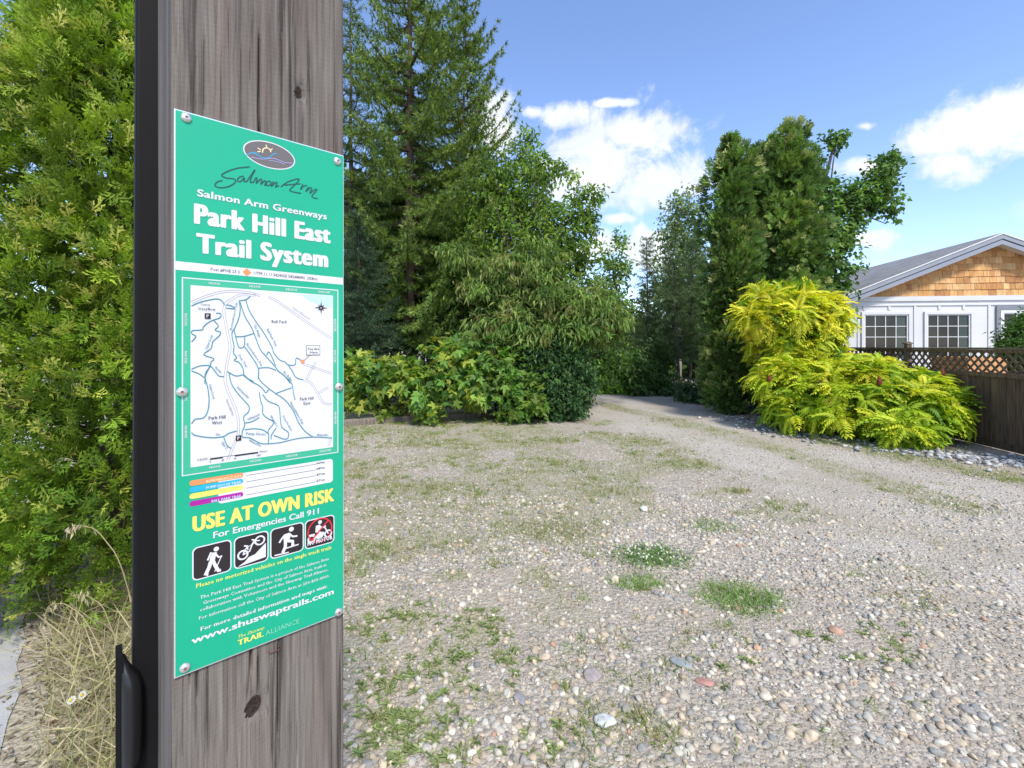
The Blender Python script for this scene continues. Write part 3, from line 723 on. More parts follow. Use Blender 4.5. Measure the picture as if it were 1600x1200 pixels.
# ------------------------------------------------------------------ left foreground: cedar tree
def cedar(name, label, base, prof, sprays, size, pal, seed, lump=.22, core=True, tips=None, group=None, sub=3, clumps=150, csize=.3, tall=1.3, up=.3, wk=1.6, corek=.5, cored=.15):
    """columnar cedar: prof = [(height, radius)...]; fans of scale leaves lie on a lumpy column"""
    r = np.random.default_rng(seed); base = np.asarray(base, float); root = empty(name, tuple(base)); tag(root, label, 'tree', group)
    H = [p[0] for p in prof]; RR = [p[1] for p in prof]
    tk = Acc(); limb(tk, (0, 0, -.05), (0, 0, H[-1] * .93), max(RR) * .14, .012, r, 0, 12, (.12, .085, .065))
    for i in range(40):
        z = r.uniform(.15, .9) * H[-1]; a = r.uniform(0, 6.28); q = np.interp(z, H, RR) * .8; limb(tk, (0, 0, z * .92), (q * math.cos(a), q * math.sin(a), z + q * .4), .02, .006, r, 0, 5, (.12, .085, .065))
    tk.build('trunk', M['bark'], root, True)
    # leafy clumps stand out of the column; fans of scale leaves cover each clump
    cz = r.uniform(H[0], H[-1], clumps * 4); w_ = np.interp(cz, H, RR); cz = cz[r.random(len(cz)) < (w_ + .08) / (max(RR) + .08)][:clumps]; nc = len(cz)
    face = math.atan2(-base[1], -base[0]); ca = np.where(r.random(nc) < .4, r.uniform(0, 2 * np.pi, nc), face + r.normal(size=nc) * .95)
    crr = np.interp(cz, H, RR) * (1 - lump + lump * 1.25 * r.random(nc) ** .7); csz = csize * r.uniform(.65, 1.3, nc) * np.clip(np.interp(cz, H, RR) / max(RR) * 1.3, .45, 1)
    ctr = np.c_[np.cos(ca) * crr, np.sin(ca) * crr, cz]; cout = np.c_[np.cos(ca), np.sin(ca), np.zeros(nc)]
    per = max(sprays // nc, 1); k = np.repeat(np.arange(nc), per); n = len(k)
    dl = nz(rdir(n, r) + cout[k] * .75 + np.array([0, 0, .35])); rl = r.random((n, 1)) ** .4
    pos = ctr[k] + dl * rl * csz[k][:, None] * np.array([1, 1, tall])
    d = nz(dl * .8 + cout[k] * .35 + np.array([0, 0, up]) + r.normal(size=(n, 3)) * .35); nn = nz(np.cross(d, np.array([0, 0, 1.])) * .6 + r.normal(size=(n, 3)) * .6)
    cc = (palette(pal, nc, r) * r.uniform(.8, 1.2, (nc, 1)))[k] * (1 + .14 * r.normal(size=(n, 1))).clip(.5, 1.5)
    if tips is not None:
        tc_ = r.random(nc) < .45; f = tc_[k] & (rl[:, 0] > .7) & (dl[:, 2] > -.1) & (r.random(n) < .55); cc[f] = palette(tips, f.sum(), r)
    cr = Acc(); ns = 5
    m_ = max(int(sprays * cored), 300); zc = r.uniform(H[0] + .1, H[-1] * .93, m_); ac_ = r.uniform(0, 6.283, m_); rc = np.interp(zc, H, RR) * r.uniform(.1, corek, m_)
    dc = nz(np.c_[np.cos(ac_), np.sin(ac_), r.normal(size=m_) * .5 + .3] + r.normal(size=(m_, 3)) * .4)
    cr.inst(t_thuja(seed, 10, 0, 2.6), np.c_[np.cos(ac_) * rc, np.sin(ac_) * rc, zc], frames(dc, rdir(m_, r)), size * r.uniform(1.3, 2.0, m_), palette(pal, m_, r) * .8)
    for j in range(ns):
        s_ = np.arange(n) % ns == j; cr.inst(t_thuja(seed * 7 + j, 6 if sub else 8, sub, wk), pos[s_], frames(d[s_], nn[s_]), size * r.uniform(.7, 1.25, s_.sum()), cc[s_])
    cr.build('crown', M['scale_leaf'], root)
    return root
cedar('cedar_tree', 'bright green cedar tree filling the left edge beside the road', (-3.12, 3.62, 0),
      [(.04, .82), (.3, .95), (.9, 1.0), (1.6, .96), (2.4, .88), (3.2, .72), (3.9, .52), (4.6, .25), (5.0, .05)], 11500, .112,
      [(.13, .225, .020), (.19, .295, .025), (.075, .14, .016), (.27, .37, .034)], 21, .30, tips=[(.52, .50, .14), (.42, .46, .08)], sub=2, clumps=420, csize=.20, up=.25, wk=1.8, corek=.86, cored=.30)

# ------------------------------------------------------------------ columnar cedars by the drive
cp_ = [(.05, .35), (.6, .62), (1.6, .70)]
pal_c = [(.115, .205, .045), (.15, .25, .052), (.08, .15, .038), (.19, .28, .062)]; tip_c = [(.40, .42, .15), (.34, .38, .12)]
for (px, Z, H_, rr, sd, lab) in ((1143, 11.9, 7.0, .50, 31, 'columnar cedar, leftmost of the three, next to the small pines'),
                                 (1188, 12.5, 7.1, .46, 32, 'slim columnar cedar, middle of the three, standing slightly behind'),
                                 (1232, 11.9, 7.5, .56, 33, 'tallest columnar cedar, right of the three, behind the yellow sumac')):
    b = P3(px, 542, Z); prof = [(.05, rr * .6), (.7, rr * .95), (H_ * .3, rr), (H_ * .6, rr * .95), (H_ * .82, rr * .80), (H_ * .93, rr * .55), (H_ - .15, rr * .28), (H_, .05)]
    cedar('cedar_tree', lab, (b[0], Z, 0), prof, 6800, .19, pal_c, sd, .45, tips=tip_c, group='three tall columnar cedars', sub=0, clumps=130, csize=.30, tall=1.5, up=.3, wk=3.0)

# vine-covered leaning tree beside them
pal_v = [(.10, .20, .045), (.13, .25, .052), (.07, .15, .04), (.18, .30, .065)]
vt = leafy('vine_tree', 'leaning tree wrapped in vine, two bare-necked tops against the sky beside the house roof', 'tree', (8.05, 12.2, 0), P3(1292, 330, 12.2),
      [(1275, 330, 45, 60, 12.2), (1290, 400, 50, 60, 12.2), (1285, 480, 42, 80, 12.3), (1306, 218, 13, 17, 12.2), (1302, 236, 11, 15, 12.2), (1326, 312, 22, 22, 12.2), (1352, 305, 34, 28, 12.1),
       (1378, 270, 24, 22, 12.1), (1395, 246, 15, 11, 12.1), (1385, 312, 24, 20, 12.1), (1318, 350, 26, 44, 12.2), (1400, 330, 8, 18, 12.1), (1245, 300, 28, 70, 12.1), (1250, 430, 40, 90, 12.0), (1284, 290, 18, 18, 12.2)],
      t_leaf(.75, .12, .2), .13, 1000, 12, pal_v, spread=.13, trunk=.16, nlimb=8, seed=41, shell=2.6)
a = Acc(); base = np.array((8.05, 12.2, 0))
for pts, r0, r1 in (([(1286, 560), (1288, 420), (1283, 300), (1296, 255), (1306, 215)], .09, .02), ([(1288, 430), (1318, 380), (1345, 310), (1375, 268), (1408, 238)], .10, .02),
                    ([(1345, 310), (1360, 340), (1385, 350)], .03, .008), ([(1290, 300), (1310, 292), (1338, 285)], .02, .005)):
    a.tube(np.array([P3(x, y, 12.15) for x, y in pts]) - base, np.linspace(r0, r1, len(pts)), 7, (.09, .08, .065))
a.build('limb', M['bark'], vt, True)

# ------------------------------------------------------------------ conifers
def conifer(name, label, base, H_, rad, nb, tpl, size, pal, seed, z0=.8, droop=.1, upturn=.25, step=.07, lean=(0, 0), group=None, trunk=.1, thin=1.0, power=.75, barkc=(.10, .08, .065), sidelen=.42, mat='needle', tipsz=1.0):
    r = np.random.default_rng(seed); base = np.asarray(base, float); root = empty(name, tuple(base)); tag(root, label, 'tree', group)
    tk = Acc(); tz = np.linspace(-.05, H_, 14); tl = np.c_[lean[0] * (tz / H_) ** 1.3 + .02 * np.sin(tz * 2), lean[1] * (tz / H_), tz]
    tk.tube(tl, np.linspace(trunk, .012, 14), 8, barkc)
    Pn = []; Dn = []
    for i in range(nb):
        f = (i + r.random()) / nb; z = z0 + (H_ - z0) * f; a = i * 2.39996 + r.normal() * .3
        L_ = rad * max((1 - f), .04) ** power * r.uniform(.6, 1.12) * min(1, .55 + 1.6 * f); o = np.array([np.interp(z, tz, tl[:, 0]), np.interp(z, tz, tl[:, 1]), z])
        h = np.array([math.cos(a), math.sin(a), 0]); m_ = max(int(L_ / .12), 3); t_ = np.linspace(0, 1, m_)[:, None]
        path = o + h * t_ * L_ + np.array([0, 0, 1.]) * L_ * (-droop * np.sin(t_ * 2.4) + upturn * t_ ** 2.2) + np.cumsum(r.normal(size=(m_, 3)) * .012, 0)
        tk.tube(path, np.linspace(.02 * L_ + .004, .003, m_), 4, barkc, False)
        side = nz(np.cross(h, (0, 0, 1.)))
        s_ = .12
        while s_ < 1.0:
            p = np.array([np.interp(s_, t_[:, 0], path[:, q]) for q in range(3)])
            for sg in (-1, 1):
                sl = sidelen * L_ * (1.05 - s_) * r.uniform(.5, 1.15) + .06; dd = nz(h * .75 + side * sg * r.uniform(.5, 1.0) + np.array([0, 0, r.uniform(-.35, .15)]))
                q = 0.0
                while q < sl:
                    if r.random() < thin: Pn.append(p + dd * q + np.array([0, 0, -.12 * q * q / max(sl, .1)]) + r.normal(size=3) * .015); Dn.append(nz(dd + r.normal(size=3) * .35 + (0, 0, .15)))
                    q += step * 1.25
            Pn.append(p); Dn.append(nz(h + r.normal(size=3) * .4 + (0, 0, .2))); s_ += step * 1.3 / max(L_, .3)
    tk.build('trunk', M['bark'], root, True)
    Pn = np.array(Pn); Dn = np.array(Dn); n = len(Pn); cr = Acc(); col = palette(pal, n, r)
    for j in range(3):
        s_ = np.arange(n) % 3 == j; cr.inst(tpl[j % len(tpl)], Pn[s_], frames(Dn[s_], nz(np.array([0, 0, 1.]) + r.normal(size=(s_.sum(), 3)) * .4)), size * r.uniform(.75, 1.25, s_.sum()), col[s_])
    cr.build('crown', M[mat], root)
    return root
tw = [t_twig(14, .05, .34, s, .6) for s in range(3)]; tf = [t_tuft(9, .09, 1.0, s) for s in range(3)]
pal_l = [(.155, .245, .048), (.20, .295, .055), (.11, .185, .045), (.25, .335, .07)]
b = P3(640, 542, 13.2)
conifer('larch_tree', 'tall feathery larch with straight trunk rising behind the sign post', (b[0], 13.2, 0), 15.5, 3.7, 135, tf, .15, pal_l, 51, z0=1.9, droop=.14, upturn=.36, step=.088, trunk=.17, power=.55, barkc=(.12, .085, .065), sidelen=.36, thin=.85)
b = P3(725, 542, 13.9)
conifer('larch_tree', 'second larch with upswept branch tips against the blue sky', (b[0], 13.9, 0), 12.6, 2.2, 110, tf, .15, pal_l, 52, z0=4.5, droop=.02, upturn=.75, step=.095, trunk=.11, power=.5, sidelen=.34, thin=.8, barkc=(.12, .085, .065))
pal_b = [(.06, .115, .06), (.075, .135, .07), (.045, .09, .05), (.10, .16, .08)]
b = P3(560, 542, 11.9)
conifer('spruce_tree', 'dark bluish spruce low beside the sign post, in the shade of the larch', (b[0], 11.9, 0), 5.2, 1.75, 120, tw, .20, pal_b, 53, z0=.9, droop=.18, upturn=.2, step=.10, trunk=.09, power=.8)
b = P3(548, 542, 14.5)
conifer('spruce_tree', 'taller dark spruce half hidden behind the sign post', (b[0], 14.5, 0), 13.5, 2.9, 120, tw, .24, [(.085, .15, .05), (.11, .175, .055), (.065, .115, .045)], 54, z0=1.2, droop=.2, upturn=.25, step=.13, trunk=.14, power=.75)
pal_p = [(.11, .185, .075), (.14, .215, .085), (.08, .145, .06), (.17, .235, .095)]
def tree_h(py, Z): return EYE + (HZ - py) / F * Z
for (px, Z, top, rr, sd, ln, lab, z0_, nb, pl) in (
        (1011, 17.8, 372, .72, 55, 0, 'narrow spruce, first and sharpest pointed of the small conifers right of the drive', .3, 90, [(.09, .155, .05), (.12, .185, .06), (.15, .18, .06)]),
        (1046, 16.6, 378, .95, 56, -.35, 'slender pine with a bare leaning lower trunk right of the drive', 1.15, 80, pal_p),
        (1078, 17.0, 372, 1.15, 57, .12, 'fuller pine with a forked grey trunk left of the columnar cedars', 1.3, 90, pal_p)):
    b = P3(px, 542, Z); H_ = tree_h(top, Z)
    conifer('spruce_tree' if sd == 55 else 'pine_tree', lab, (b[0] + (.35 if sd == 56 else 0), Z, 0), H_, rr, nb, tw, .25, pl, sd, z0=z0_, droop=.1, upturn=.4, step=.105, lean=(ln, 0), trunk=.055, power=.6, barkc=(.17, .14, .12), group='small conifers right of the drive')

# ------------------------------------------------------------------ broad-leaved trees and shrubs, left side
LF = t_leaf(.5, .12, .2); LN = t_leaf(.24, .06, .22, .4); LW = t_leaf(.7, .1, .15)
pal_g = [(.15, .265, .042), (.20, .32, .05), (.105, .195, .036), (.27, .37, .06)]
leafy('cherry_tree', 'broad green leafy tree in front of the big cloud, left of the drive', 'tree', (P3(815, 542, 13.2)[0], 13.2, 0), P3(825, 280, 13.2),
      [(815, 300, 62, 75, 13.2), (770, 300, 60, 60, 13.4), (865, 350, 58, 62, 13.0), (800, 400, 110, 90, 13.2), (890, 400, 45, 60, 13.0), (735, 330, 60, 80, 13.6), (820, 225, 18, 34, 13.2),
       (850, 265, 30, 30, 13.0), (905, 330, 30, 30, 12.9), (760, 450, 90, 80, 13.3), (880, 470, 60, 70, 13.0), (925, 380, 16, 40, 12.8), (895, 270, 22, 9, 12.9), (915, 305, 26, 14, 12.9)],
      t_leaf(.42, .1, .25), .155, 1500, 15, pal_g, spread=.17, droop=.45, trunk=.14, nlimb=40, seed=61, barkc=(.13, .10, .085))
leafy('maple_tree', 'shady dark green tree behind the larch trunk', 'tree', (P3(690, 542, 15.4)[0], 15.4, 0), P3(690, 330, 15.4),
      [(650, 420, 110, 110, 15.2), (720, 440, 80, 90, 15.0), (600, 380, 70, 100, 15.6), (560, 480, 80, 80, 15.3), (690, 340, 50, 60, 15.4), (640, 300, 70, 70, 15.6), (570, 330, 50, 80, 15.8), (640, 500, 120, 60, 14.6)], LW, .2, 1500, 12,
      [(.09, .17, .034), (.12, .21, .04), (.16, .26, .05)], spread=.24, trunk=.13, nlimb=26, seed=62)
pal_w = [(.15, .26, .055), (.20, .30, .07), (.11, .20, .045), (.26, .26, .08), (.24, .33, .09)]
leafy('drooping_shrub', 'spreading shrub with long drooping leaves tinged brown, over the ivy mound', 'shrub', (P3(850, 542, 12.0)[0], 12.0, 0), P3(850, 450, 11.9),
      [(800, 425, 62, 32, 11.6), (760, 450, 46, 24, 11.4), (850, 470, 80, 36, 11.5), (900, 490, 70, 48, 11.6), (940, 495, 36, 44, 11.8), (790, 505, 70, 30, 11.2), (770, 540, 34, 18, 10.9), (860, 520, 80, 30, 11.3), (840, 400, 50, 26, 11.8), (960, 495, 20, 36, 12.0), (715, 400, 30, 14, 11.6)],
      LN, .21, 900, 17, pal_w, 'leaf', spread=.17, droop=.95, trunk=.09, nlimb=34, seed=63, flat=.5, barkc=(.15, .10, .08))
pal_i = [(.05, .12, .04), (.07, .15, .045), (.038, .09, .03), (.10, .19, .055)]
leafy('ivy_mound', 'dense dark ivy mound at the corner where the drive begins', 'shrub', (P3(870, 542, 11.2)[0], 11.2, 0), P3(870, 590, 11.2),
      [(870, 598, 58, 54, 11.0), (895, 590, 34, 56, 11.0), (830, 590, 52, 50, 11.1), (810, 615, 42, 34, 10.8), (880, 630, 44, 22, 10.6), (850, 560, 60, 40, 11.2)], LF, .115, 1500, 14, pal_i, spread=.12, droop=.5, trunk=.04, nlimb=14, seed=64, shell=3.2, zmin=.04)
pal_m = [(.13, .27, .055), (.17, .33, .06), (.10, .21, .05), (.24, .37, .065)]; pal_my = pal_m + [(.38, .44, .07), (.42, .45, .08)]
ML = t_lobed()
leafy('maple_vine', 'bright lobed vine leaves sprawling over the picket fence beside the sign post', 'vine', (P3(590, 542, 10.9)[0], 10.9, 0), P3(590, 600, 10.8),
      [(560, 590, 38, 26, 10.2), (555, 570, 26, 18, 10.3), (625, 590, 48, 22, 10.2), (650, 595, 26, 24, 10.1), (655, 620, 22, 18, 10.0), (610, 640, 30, 12, 10.4), (570, 620, 30, 14, 10.3)], ML, .22, 190, 7, pal_my, 'leaf_thin', spread=.18, droop=.55, trunk=.03, nlimb=12, seed=65, shell=2.2, outward=.5, zmin=.12)
leafy('maple_vine', 'lobed vine with yellowing leaves hanging over the middle landscape timber', 'vine', (P3(680, 542, 10.8)[0], 10.8, 0), P3(690, 600, 10.7),
      [(680, 640, 16, 20, 10.0), (676, 655, 18, 10, 9.9), (700, 590, 34, 26, 10.3), (720, 550, 34, 30, 10.4), (690, 545, 22, 16, 10.4), (735, 600, 40, 36, 10.4), (752, 618, 26, 20, 10.2)], ML, .22, 190, 7, pal_my, 'leaf_thin', spread=.18, droop=.55, trunk=.03, nlimb=12, seed=66, shell=2.2, outward=.5, zmin=.1)
leafy('maple_vine', 'lobed vine climbing the left side of the dark ivy mound', 'vine', (P3(790, 542, 10.8)[0], 10.8, 0), P3(790, 600, 10.7),
      [(790, 600, 34, 36, 10.4), (820, 630, 38, 24, 10.2), (800, 645, 26, 10, 10.1), (780, 560, 30, 24, 10.5), (835, 600, 22, 24, 10.4)], ML, .20, 150, 7, pal_m + [(.22, .30, .05)], 'leaf_thin', spread=.17, droop=.55, trunk=.03, nlimb=10, seed=67, shell=2.2, outward=.5, zmin=.1)
# dim growth behind the fence: nobody could count these leaves
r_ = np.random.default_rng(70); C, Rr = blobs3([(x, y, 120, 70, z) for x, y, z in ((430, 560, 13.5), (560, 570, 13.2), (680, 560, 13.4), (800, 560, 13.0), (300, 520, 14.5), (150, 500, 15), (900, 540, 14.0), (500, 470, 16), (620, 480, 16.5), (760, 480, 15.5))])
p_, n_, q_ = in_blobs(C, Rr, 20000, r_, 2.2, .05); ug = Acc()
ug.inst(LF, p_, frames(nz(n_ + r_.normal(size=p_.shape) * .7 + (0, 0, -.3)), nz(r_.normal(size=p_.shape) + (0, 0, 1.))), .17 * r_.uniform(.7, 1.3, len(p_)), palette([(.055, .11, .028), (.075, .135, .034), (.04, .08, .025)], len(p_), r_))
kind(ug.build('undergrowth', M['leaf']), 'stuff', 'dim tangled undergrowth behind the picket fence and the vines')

# ------------------------------------------------------------------ far side of the drive
pal_far = [(.21, .32, .09), (.26, .36, .12), (.17, .27, .08)]
leafy('poplar_tree', 'pale loose poplar beyond the end of the drive', 'tree', (P3(962, 542, 24)[0], 24, 0), P3(958, 400, 24),
      [(952, 455, 26, 40, 24), (972, 415, 14, 20, 23.5), (960, 510, 36, 40, 24), (950, 405, 8, 22, 24), (968, 375, 7, 14, 24), (930, 480, 26, 50, 24.5)], t_leaf(.6), .22, 420, 12, pal_far, spread=.32, trunk=.12, nlimb=20, seed=71, droop=.4)
leafy('birch_tree', 'airy birch rising behind the small pines', 'tree', (P3(1062, 542, 22)[0], 22, 0), P3(1062, 320, 22),
      [(1060, 330, 26, 36, 22), (1050, 370, 26, 26, 22), (1080, 350, 20, 38, 22), (1068, 430, 36, 60, 22), (1085, 400, 20, 40, 22), (1040, 440, 30, 50, 22), (1084, 300, 8, 10, 22)], t_leaf(.6), .19, 420, 12, [(.17, .25, .09), (.21, .29, .11), (.13, .205, .08)], spread=.28, trunk=.11, nlimb=22, seed=72, droop=.4, barkc=(.3, .28, .25))
leafy('bramble_bush', 'bright green bush at the far bend of the drive', 'shrub', (P3(962, 542, 17.4)[0], 17.4, 0), P3(962, 590, 17.4),
      [(950, 585, 34, 28, 17.2), (980, 575, 30, 26, 17.4), (955, 605, 36, 14, 16.8), (985, 600, 26, 16, 17.0), (940, 560, 24, 20, 17.8)], LF, .2, 420, 13, [(.17, .33, .05), (.22, .38, .06), (.13, .26, .045)], spread=.2, trunk=.04, nlimb=10, seed=73, zmin=.05)
leafy('laurel_bush', 'dark low bush under the small conifers right of the drive', 'shrub', (P3(1018, 542, 16.6)[0], 16.6, 0), P3(1018, 590, 16.6),
      [(1010, 590, 28, 24, 16.6), (1035, 600, 26, 14, 16.2), (1000, 605, 20, 12, 16.2), (1020, 565, 26, 24, 17.2)], LF, .17, 330, 13, [(.07, .14, .04), (.10, .185, .045), (.14, .23, .055)], spread=.17, trunk=.04, nlimb=10, seed=74, zmin=.04)
leafy('low_shrub', 'low blue-green shrub at the foot of the forked pine', 'shrub', (P3(1088, 542, 14.3)[0], 14.3, 0), P3(1088, 610, 14.3),
      [(1078, 612, 24, 14, 14.4), (1100, 622, 26, 11, 13.8), (1112, 612, 18, 14, 14.0)], LF, .15, 240, 12, [(.06, .11, .06), (.08, .14, .06), (.11, .18, .06)], spread=.14, trunk=.03, nlimb=8, seed=75, zmin=.04)
leafy('yard_tree', 'dense dark tree closing the view between the pines and the cedars', 'tree', (P3(1090, 542, 27)[0], 27, 0), P3(1090, 430, 27),
      [(1050, 500, 60, 60, 27), (1110, 490, 60, 70, 27), (1000, 520, 40, 50, 28), (1040, 560, 70, 30, 26), (1120, 560, 70, 35, 26), (980, 565, 50, 30, 28)], LF, .34, 800, 11, [(.085, .15, .045), (.12, .19, .055)], spread=.40, trunk=.15, nlimb=12, seed=76)
leafy('yard_shrub', 'round green shrub poking above the fence at the right edge of the view', 'shrub', (P3(1606, 542, 9.0)[0], 9.0, 0), P3(1606, 540, 9.0),
      [(1600, 535, 32, 38, 9.2), (1618, 515, 26, 34, 9.2), (1590, 545, 22, 22, 9.0), (1620, 570, 36, 60, 9.2)], LF, .075, 700, 15, [(.075, .16, .03), (.10, .20, .035), (.055, .12, .025)], spread=.09, trunk=.05, nlimb=12, seed=77)

# ------------------------------------------------------------------ golden sumac
def sumac(name, label, base, blobs, tips, leaf, seed, green=.35, cones=8):
    r = np.random.default_rng(seed); base = np.asarray(base, float); root = empty(name, tuple(base)); tag(root, label, 'shrub', 'golden sumac shrubs by the fence')
    C, Rr = blobs3(blobs); p, n, rad = in_blobs(C, Rr, tips, r, 5.0, .12)
    order = np.argsort(-p[:, 2]); tk = Acc()
    for i in range(0, len(p), 5):
        b0 = np.array([r.normal() * .35, r.normal() * .35, -.03]); limb(tk, b0, p[i] - base - n[i] * .1, .022, .008, r, .06, 7, (.17, .12, .08))
    tk.build('stem', M['bark'], root, True)
    cr = Acc(); m = 9; k = np.repeat(np.arange(len(p)), m); N = len(k)
    az = np.tile(np.arange(m) * 6.283 / m, len(p)) + r.normal(size=N) * .35 + np.repeat(r.uniform(0, 6.28, len(p)), m)
    ax = nz(n + np.array([0, 0, .75])); u = nz(np.cross(ax, r.normal(size=ax.shape))); v = np.cross(ax, u)
    d = nz(u[k] * np.cos(az)[:, None] + v[k] * np.sin(az)[:, None] + ax[k] * r.uniform(.1, .95, (N, 1)) + n[k] * .35)
    nn = nz(ax[k] * .7 + np.array([0, 0, .8]) + r.normal(size=(N, 3)) * .2)
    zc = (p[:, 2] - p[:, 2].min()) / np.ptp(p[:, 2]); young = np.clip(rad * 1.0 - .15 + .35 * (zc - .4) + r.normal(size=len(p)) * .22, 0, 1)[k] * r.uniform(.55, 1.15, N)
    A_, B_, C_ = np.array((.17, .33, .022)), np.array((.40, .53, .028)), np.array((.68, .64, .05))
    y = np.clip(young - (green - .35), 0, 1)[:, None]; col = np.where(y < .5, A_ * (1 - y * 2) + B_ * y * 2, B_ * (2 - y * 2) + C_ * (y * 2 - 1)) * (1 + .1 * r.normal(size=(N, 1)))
    for j in range(4):
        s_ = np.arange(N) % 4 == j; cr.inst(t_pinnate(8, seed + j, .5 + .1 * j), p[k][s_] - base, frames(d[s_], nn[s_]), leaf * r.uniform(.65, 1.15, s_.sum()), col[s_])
    # inner, older leaves
    p2, n2, _ = in_blobs(C, Rr * .82, tips * 2, r, 2.6, .1); N2 = len(p2)
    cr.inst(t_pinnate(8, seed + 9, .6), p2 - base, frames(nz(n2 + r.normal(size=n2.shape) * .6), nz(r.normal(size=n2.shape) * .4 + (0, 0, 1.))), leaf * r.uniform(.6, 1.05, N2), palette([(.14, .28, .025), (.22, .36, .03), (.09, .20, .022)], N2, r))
    cr.build('leaves', M['sumac'], root)
    top = np.where(rad > .9)[0]; pick = r.choice(top, min(cones, len(top)), replace=False)
    for i in pick:
        a = Acc(); q = p[i] + n[i] * .08 - base; pts = np.array([q + np.array((0, 0, .15)) * t for t in np.linspace(-.2, 1, 6)]); a.tube(pts, [.012, .035, .04, .034, .022, .006], 7, (.16, .03, .018)); a.build('fruit_cone', M['stone'], root, True)
    return root
sumac('sumac_shrub', 'tall golden sumac with yellow fronds at the foot of the cedars', (P3(1240, 542, 10.0)[0], 10.0, 0),
      [(1235, 488, 60, 30, 10.0), (1188, 496, 38, 20, 10.0), (1285, 496, 34, 30, 10.0), (1240, 525, 66, 28, 10.1), (1222, 465, 42, 20, 10.0), (1250, 560, 60, 34, 10.1), (1225, 545, 45, 24, 10.2)], 250, .36, 81, .14, 7)
sumac('sumac_shrub', 'low spreading golden sumac in front of the board fence', (P3(1370, 542, 8.75)[0], 8.75, 0),
      [(1330, 612, 80, 42, 8.9), (1405, 616, 66, 36, 8.7), (1440, 636, 60, 38, 8.4), (1370, 640, 95, 48, 8.5), (1290, 630, 80, 46, 9.1), (1250, 650, 52, 30, 9.3), (1400, 665, 66, 30, 8.1), (1235, 600, 50, 40, 9.4), (1345, 582, 60, 20, 8.9), (1480, 630, 34, 24, 8.2), (1420, 685, 40, 14, 7.9)], 390, .335, 82, .42, 9)

# ------------------------------------------------------------------ loose stones
def ico(sub):
    import bmesh
    if sub == 0: return np.array([(1, 0, 0), (0, 1, 0), (-1, 0, 0), (0, -1, 0), (0, 0, 1), (0, 0, -1.)]), np.array([(0, 1, 4), (1, 2, 4), (2, 3, 4), (3, 0, 4), (1, 0, 5), (2, 1, 5), (3, 2, 5), (0, 3, 5)])
    bm = bmesh.new(); bmesh.ops.create_icosphere(bm, subdivisions=sub, radius=1.0)
    V = np.array([v.co[:] for v in bm.verts]); T = np.array([[v.index for v in f.verts] for f in bm.faces]); bm.free(); return V, T
def pebble(sub, seed):
    V, T = ico(sub); r = np.random.default_rng(seed); V = V.copy()
    for _ in range(8):      # flatten a few facets, then ripple
        d = rdir(1, r)[0]; h = r.uniform(.5, .85); s_ = V @ d; V -= np.outer(np.maximum(s_ - h, 0) * .85, d)
    V *= (1 + .10 * r.normal(size=(len(V), 1)).clip(-1, 1) * (.6 if sub > 1 else 1)); V *= np.array([1, r.uniform(.62, .95), r.uniform(.4, .68)])
    return V, T, E4, np.ones(len(V))
stone_pal = np.array([(.53, .49, .44), (.50, .43, .35), (.36, .335, .305), (.25, .245, .24), (.46, .375, .285), (.58, .54, .475), (.40, .325, .26), (.52, .46, .39), (.30, .29, .285), (.53, .435, .335), (.43, .40, .36)])
def in_view(x, y, margin=.12): return (x > -.62 * y - .05 - margin) & (x < 1.14 * y + .3 + margin)
def scatter(n, y0, y1, rs):
    y = np.sqrt(rs.uniform(y0 ** 2, y1 ** 2, n)); x = rs.uniform(-.50, 1.17, n) * y; return x, y
rs = np.random.default_rng(90); gv = Acc()
def stones(n, y0, y1, s0, s1, sub, nt=6, powr=2.2, pathkeep=.5, soilkeep=.35):
    x, y = scatter(n, y0, y1, rs); mkk = masks(x, y)
    keep = rs.random(n) < (1 - (1 - pathkeep) * mkk['path']) * (1 - (1 - soilkeep) * mkk['soil']) * (1 - .45 * mkk['grass']) * (1 - .9 * mkk['bed']) * (.55 + .6 * fbm(x, y, 1.9, 15))
    x, y = x[keep], y[keep]; m_ = len(x); sz = s0 + (s1 - s0) * rs.random(m_) ** powr
    z = ground_z(x, y) + sz * rs.uniform(-.14, .2, m_); pos = np.c_[x, y, z]
    a = rs.uniform(0, 6.28, m_); d = np.c_[np.cos(a), np.sin(a), rs.normal(size=m_) * .22]; nn = nz(np.array([0, 0, 1.]) + rs.normal(size=(m_, 3)) * .28)
    col = np.array([.95, .965, .905]) * stone_pal[rs.integers(0, len(stone_pal), m_)] * rs.uniform(.8, 1.2, (m_, 1)); f = rs.random(m_) < .01; col[f] = (.42, .26, .18)
    Rm = frames(d, nn)
    for j in range(nt):
        s_ = np.arange(m_) % nt == j; gv.inst(pebble(sub, 300 + j + sub * 10), pos[s_], Rm[s_], sz[s_], col[s_])
stones(35000, 1.6, 5.2, .005, .014, 0, 5, 1.4, .95, .7)
stones(1700, 1.6, 2.3, .012, .030, 2, 7, 1.8, .6, .5); stones(14800, 2.3, 5.2, .012, .030, 1, 7, 1.8, .55, .35)
stones(520, 1.6, 5.2, .028, .046, 2, 7, 2.2, .2, .3)
stones(32000, 5.2, 9.0, .011, .028, 0, 6, 2.0, .5, .35)
stones(6000, 9.0, 12.5, .016, .036, 0, 6, 2.0, .3, .2)
kind(gv.build('gravel', M['stone'], None, True), 'stuff', 'mixed grey, white and tan gravel spread over the lot')
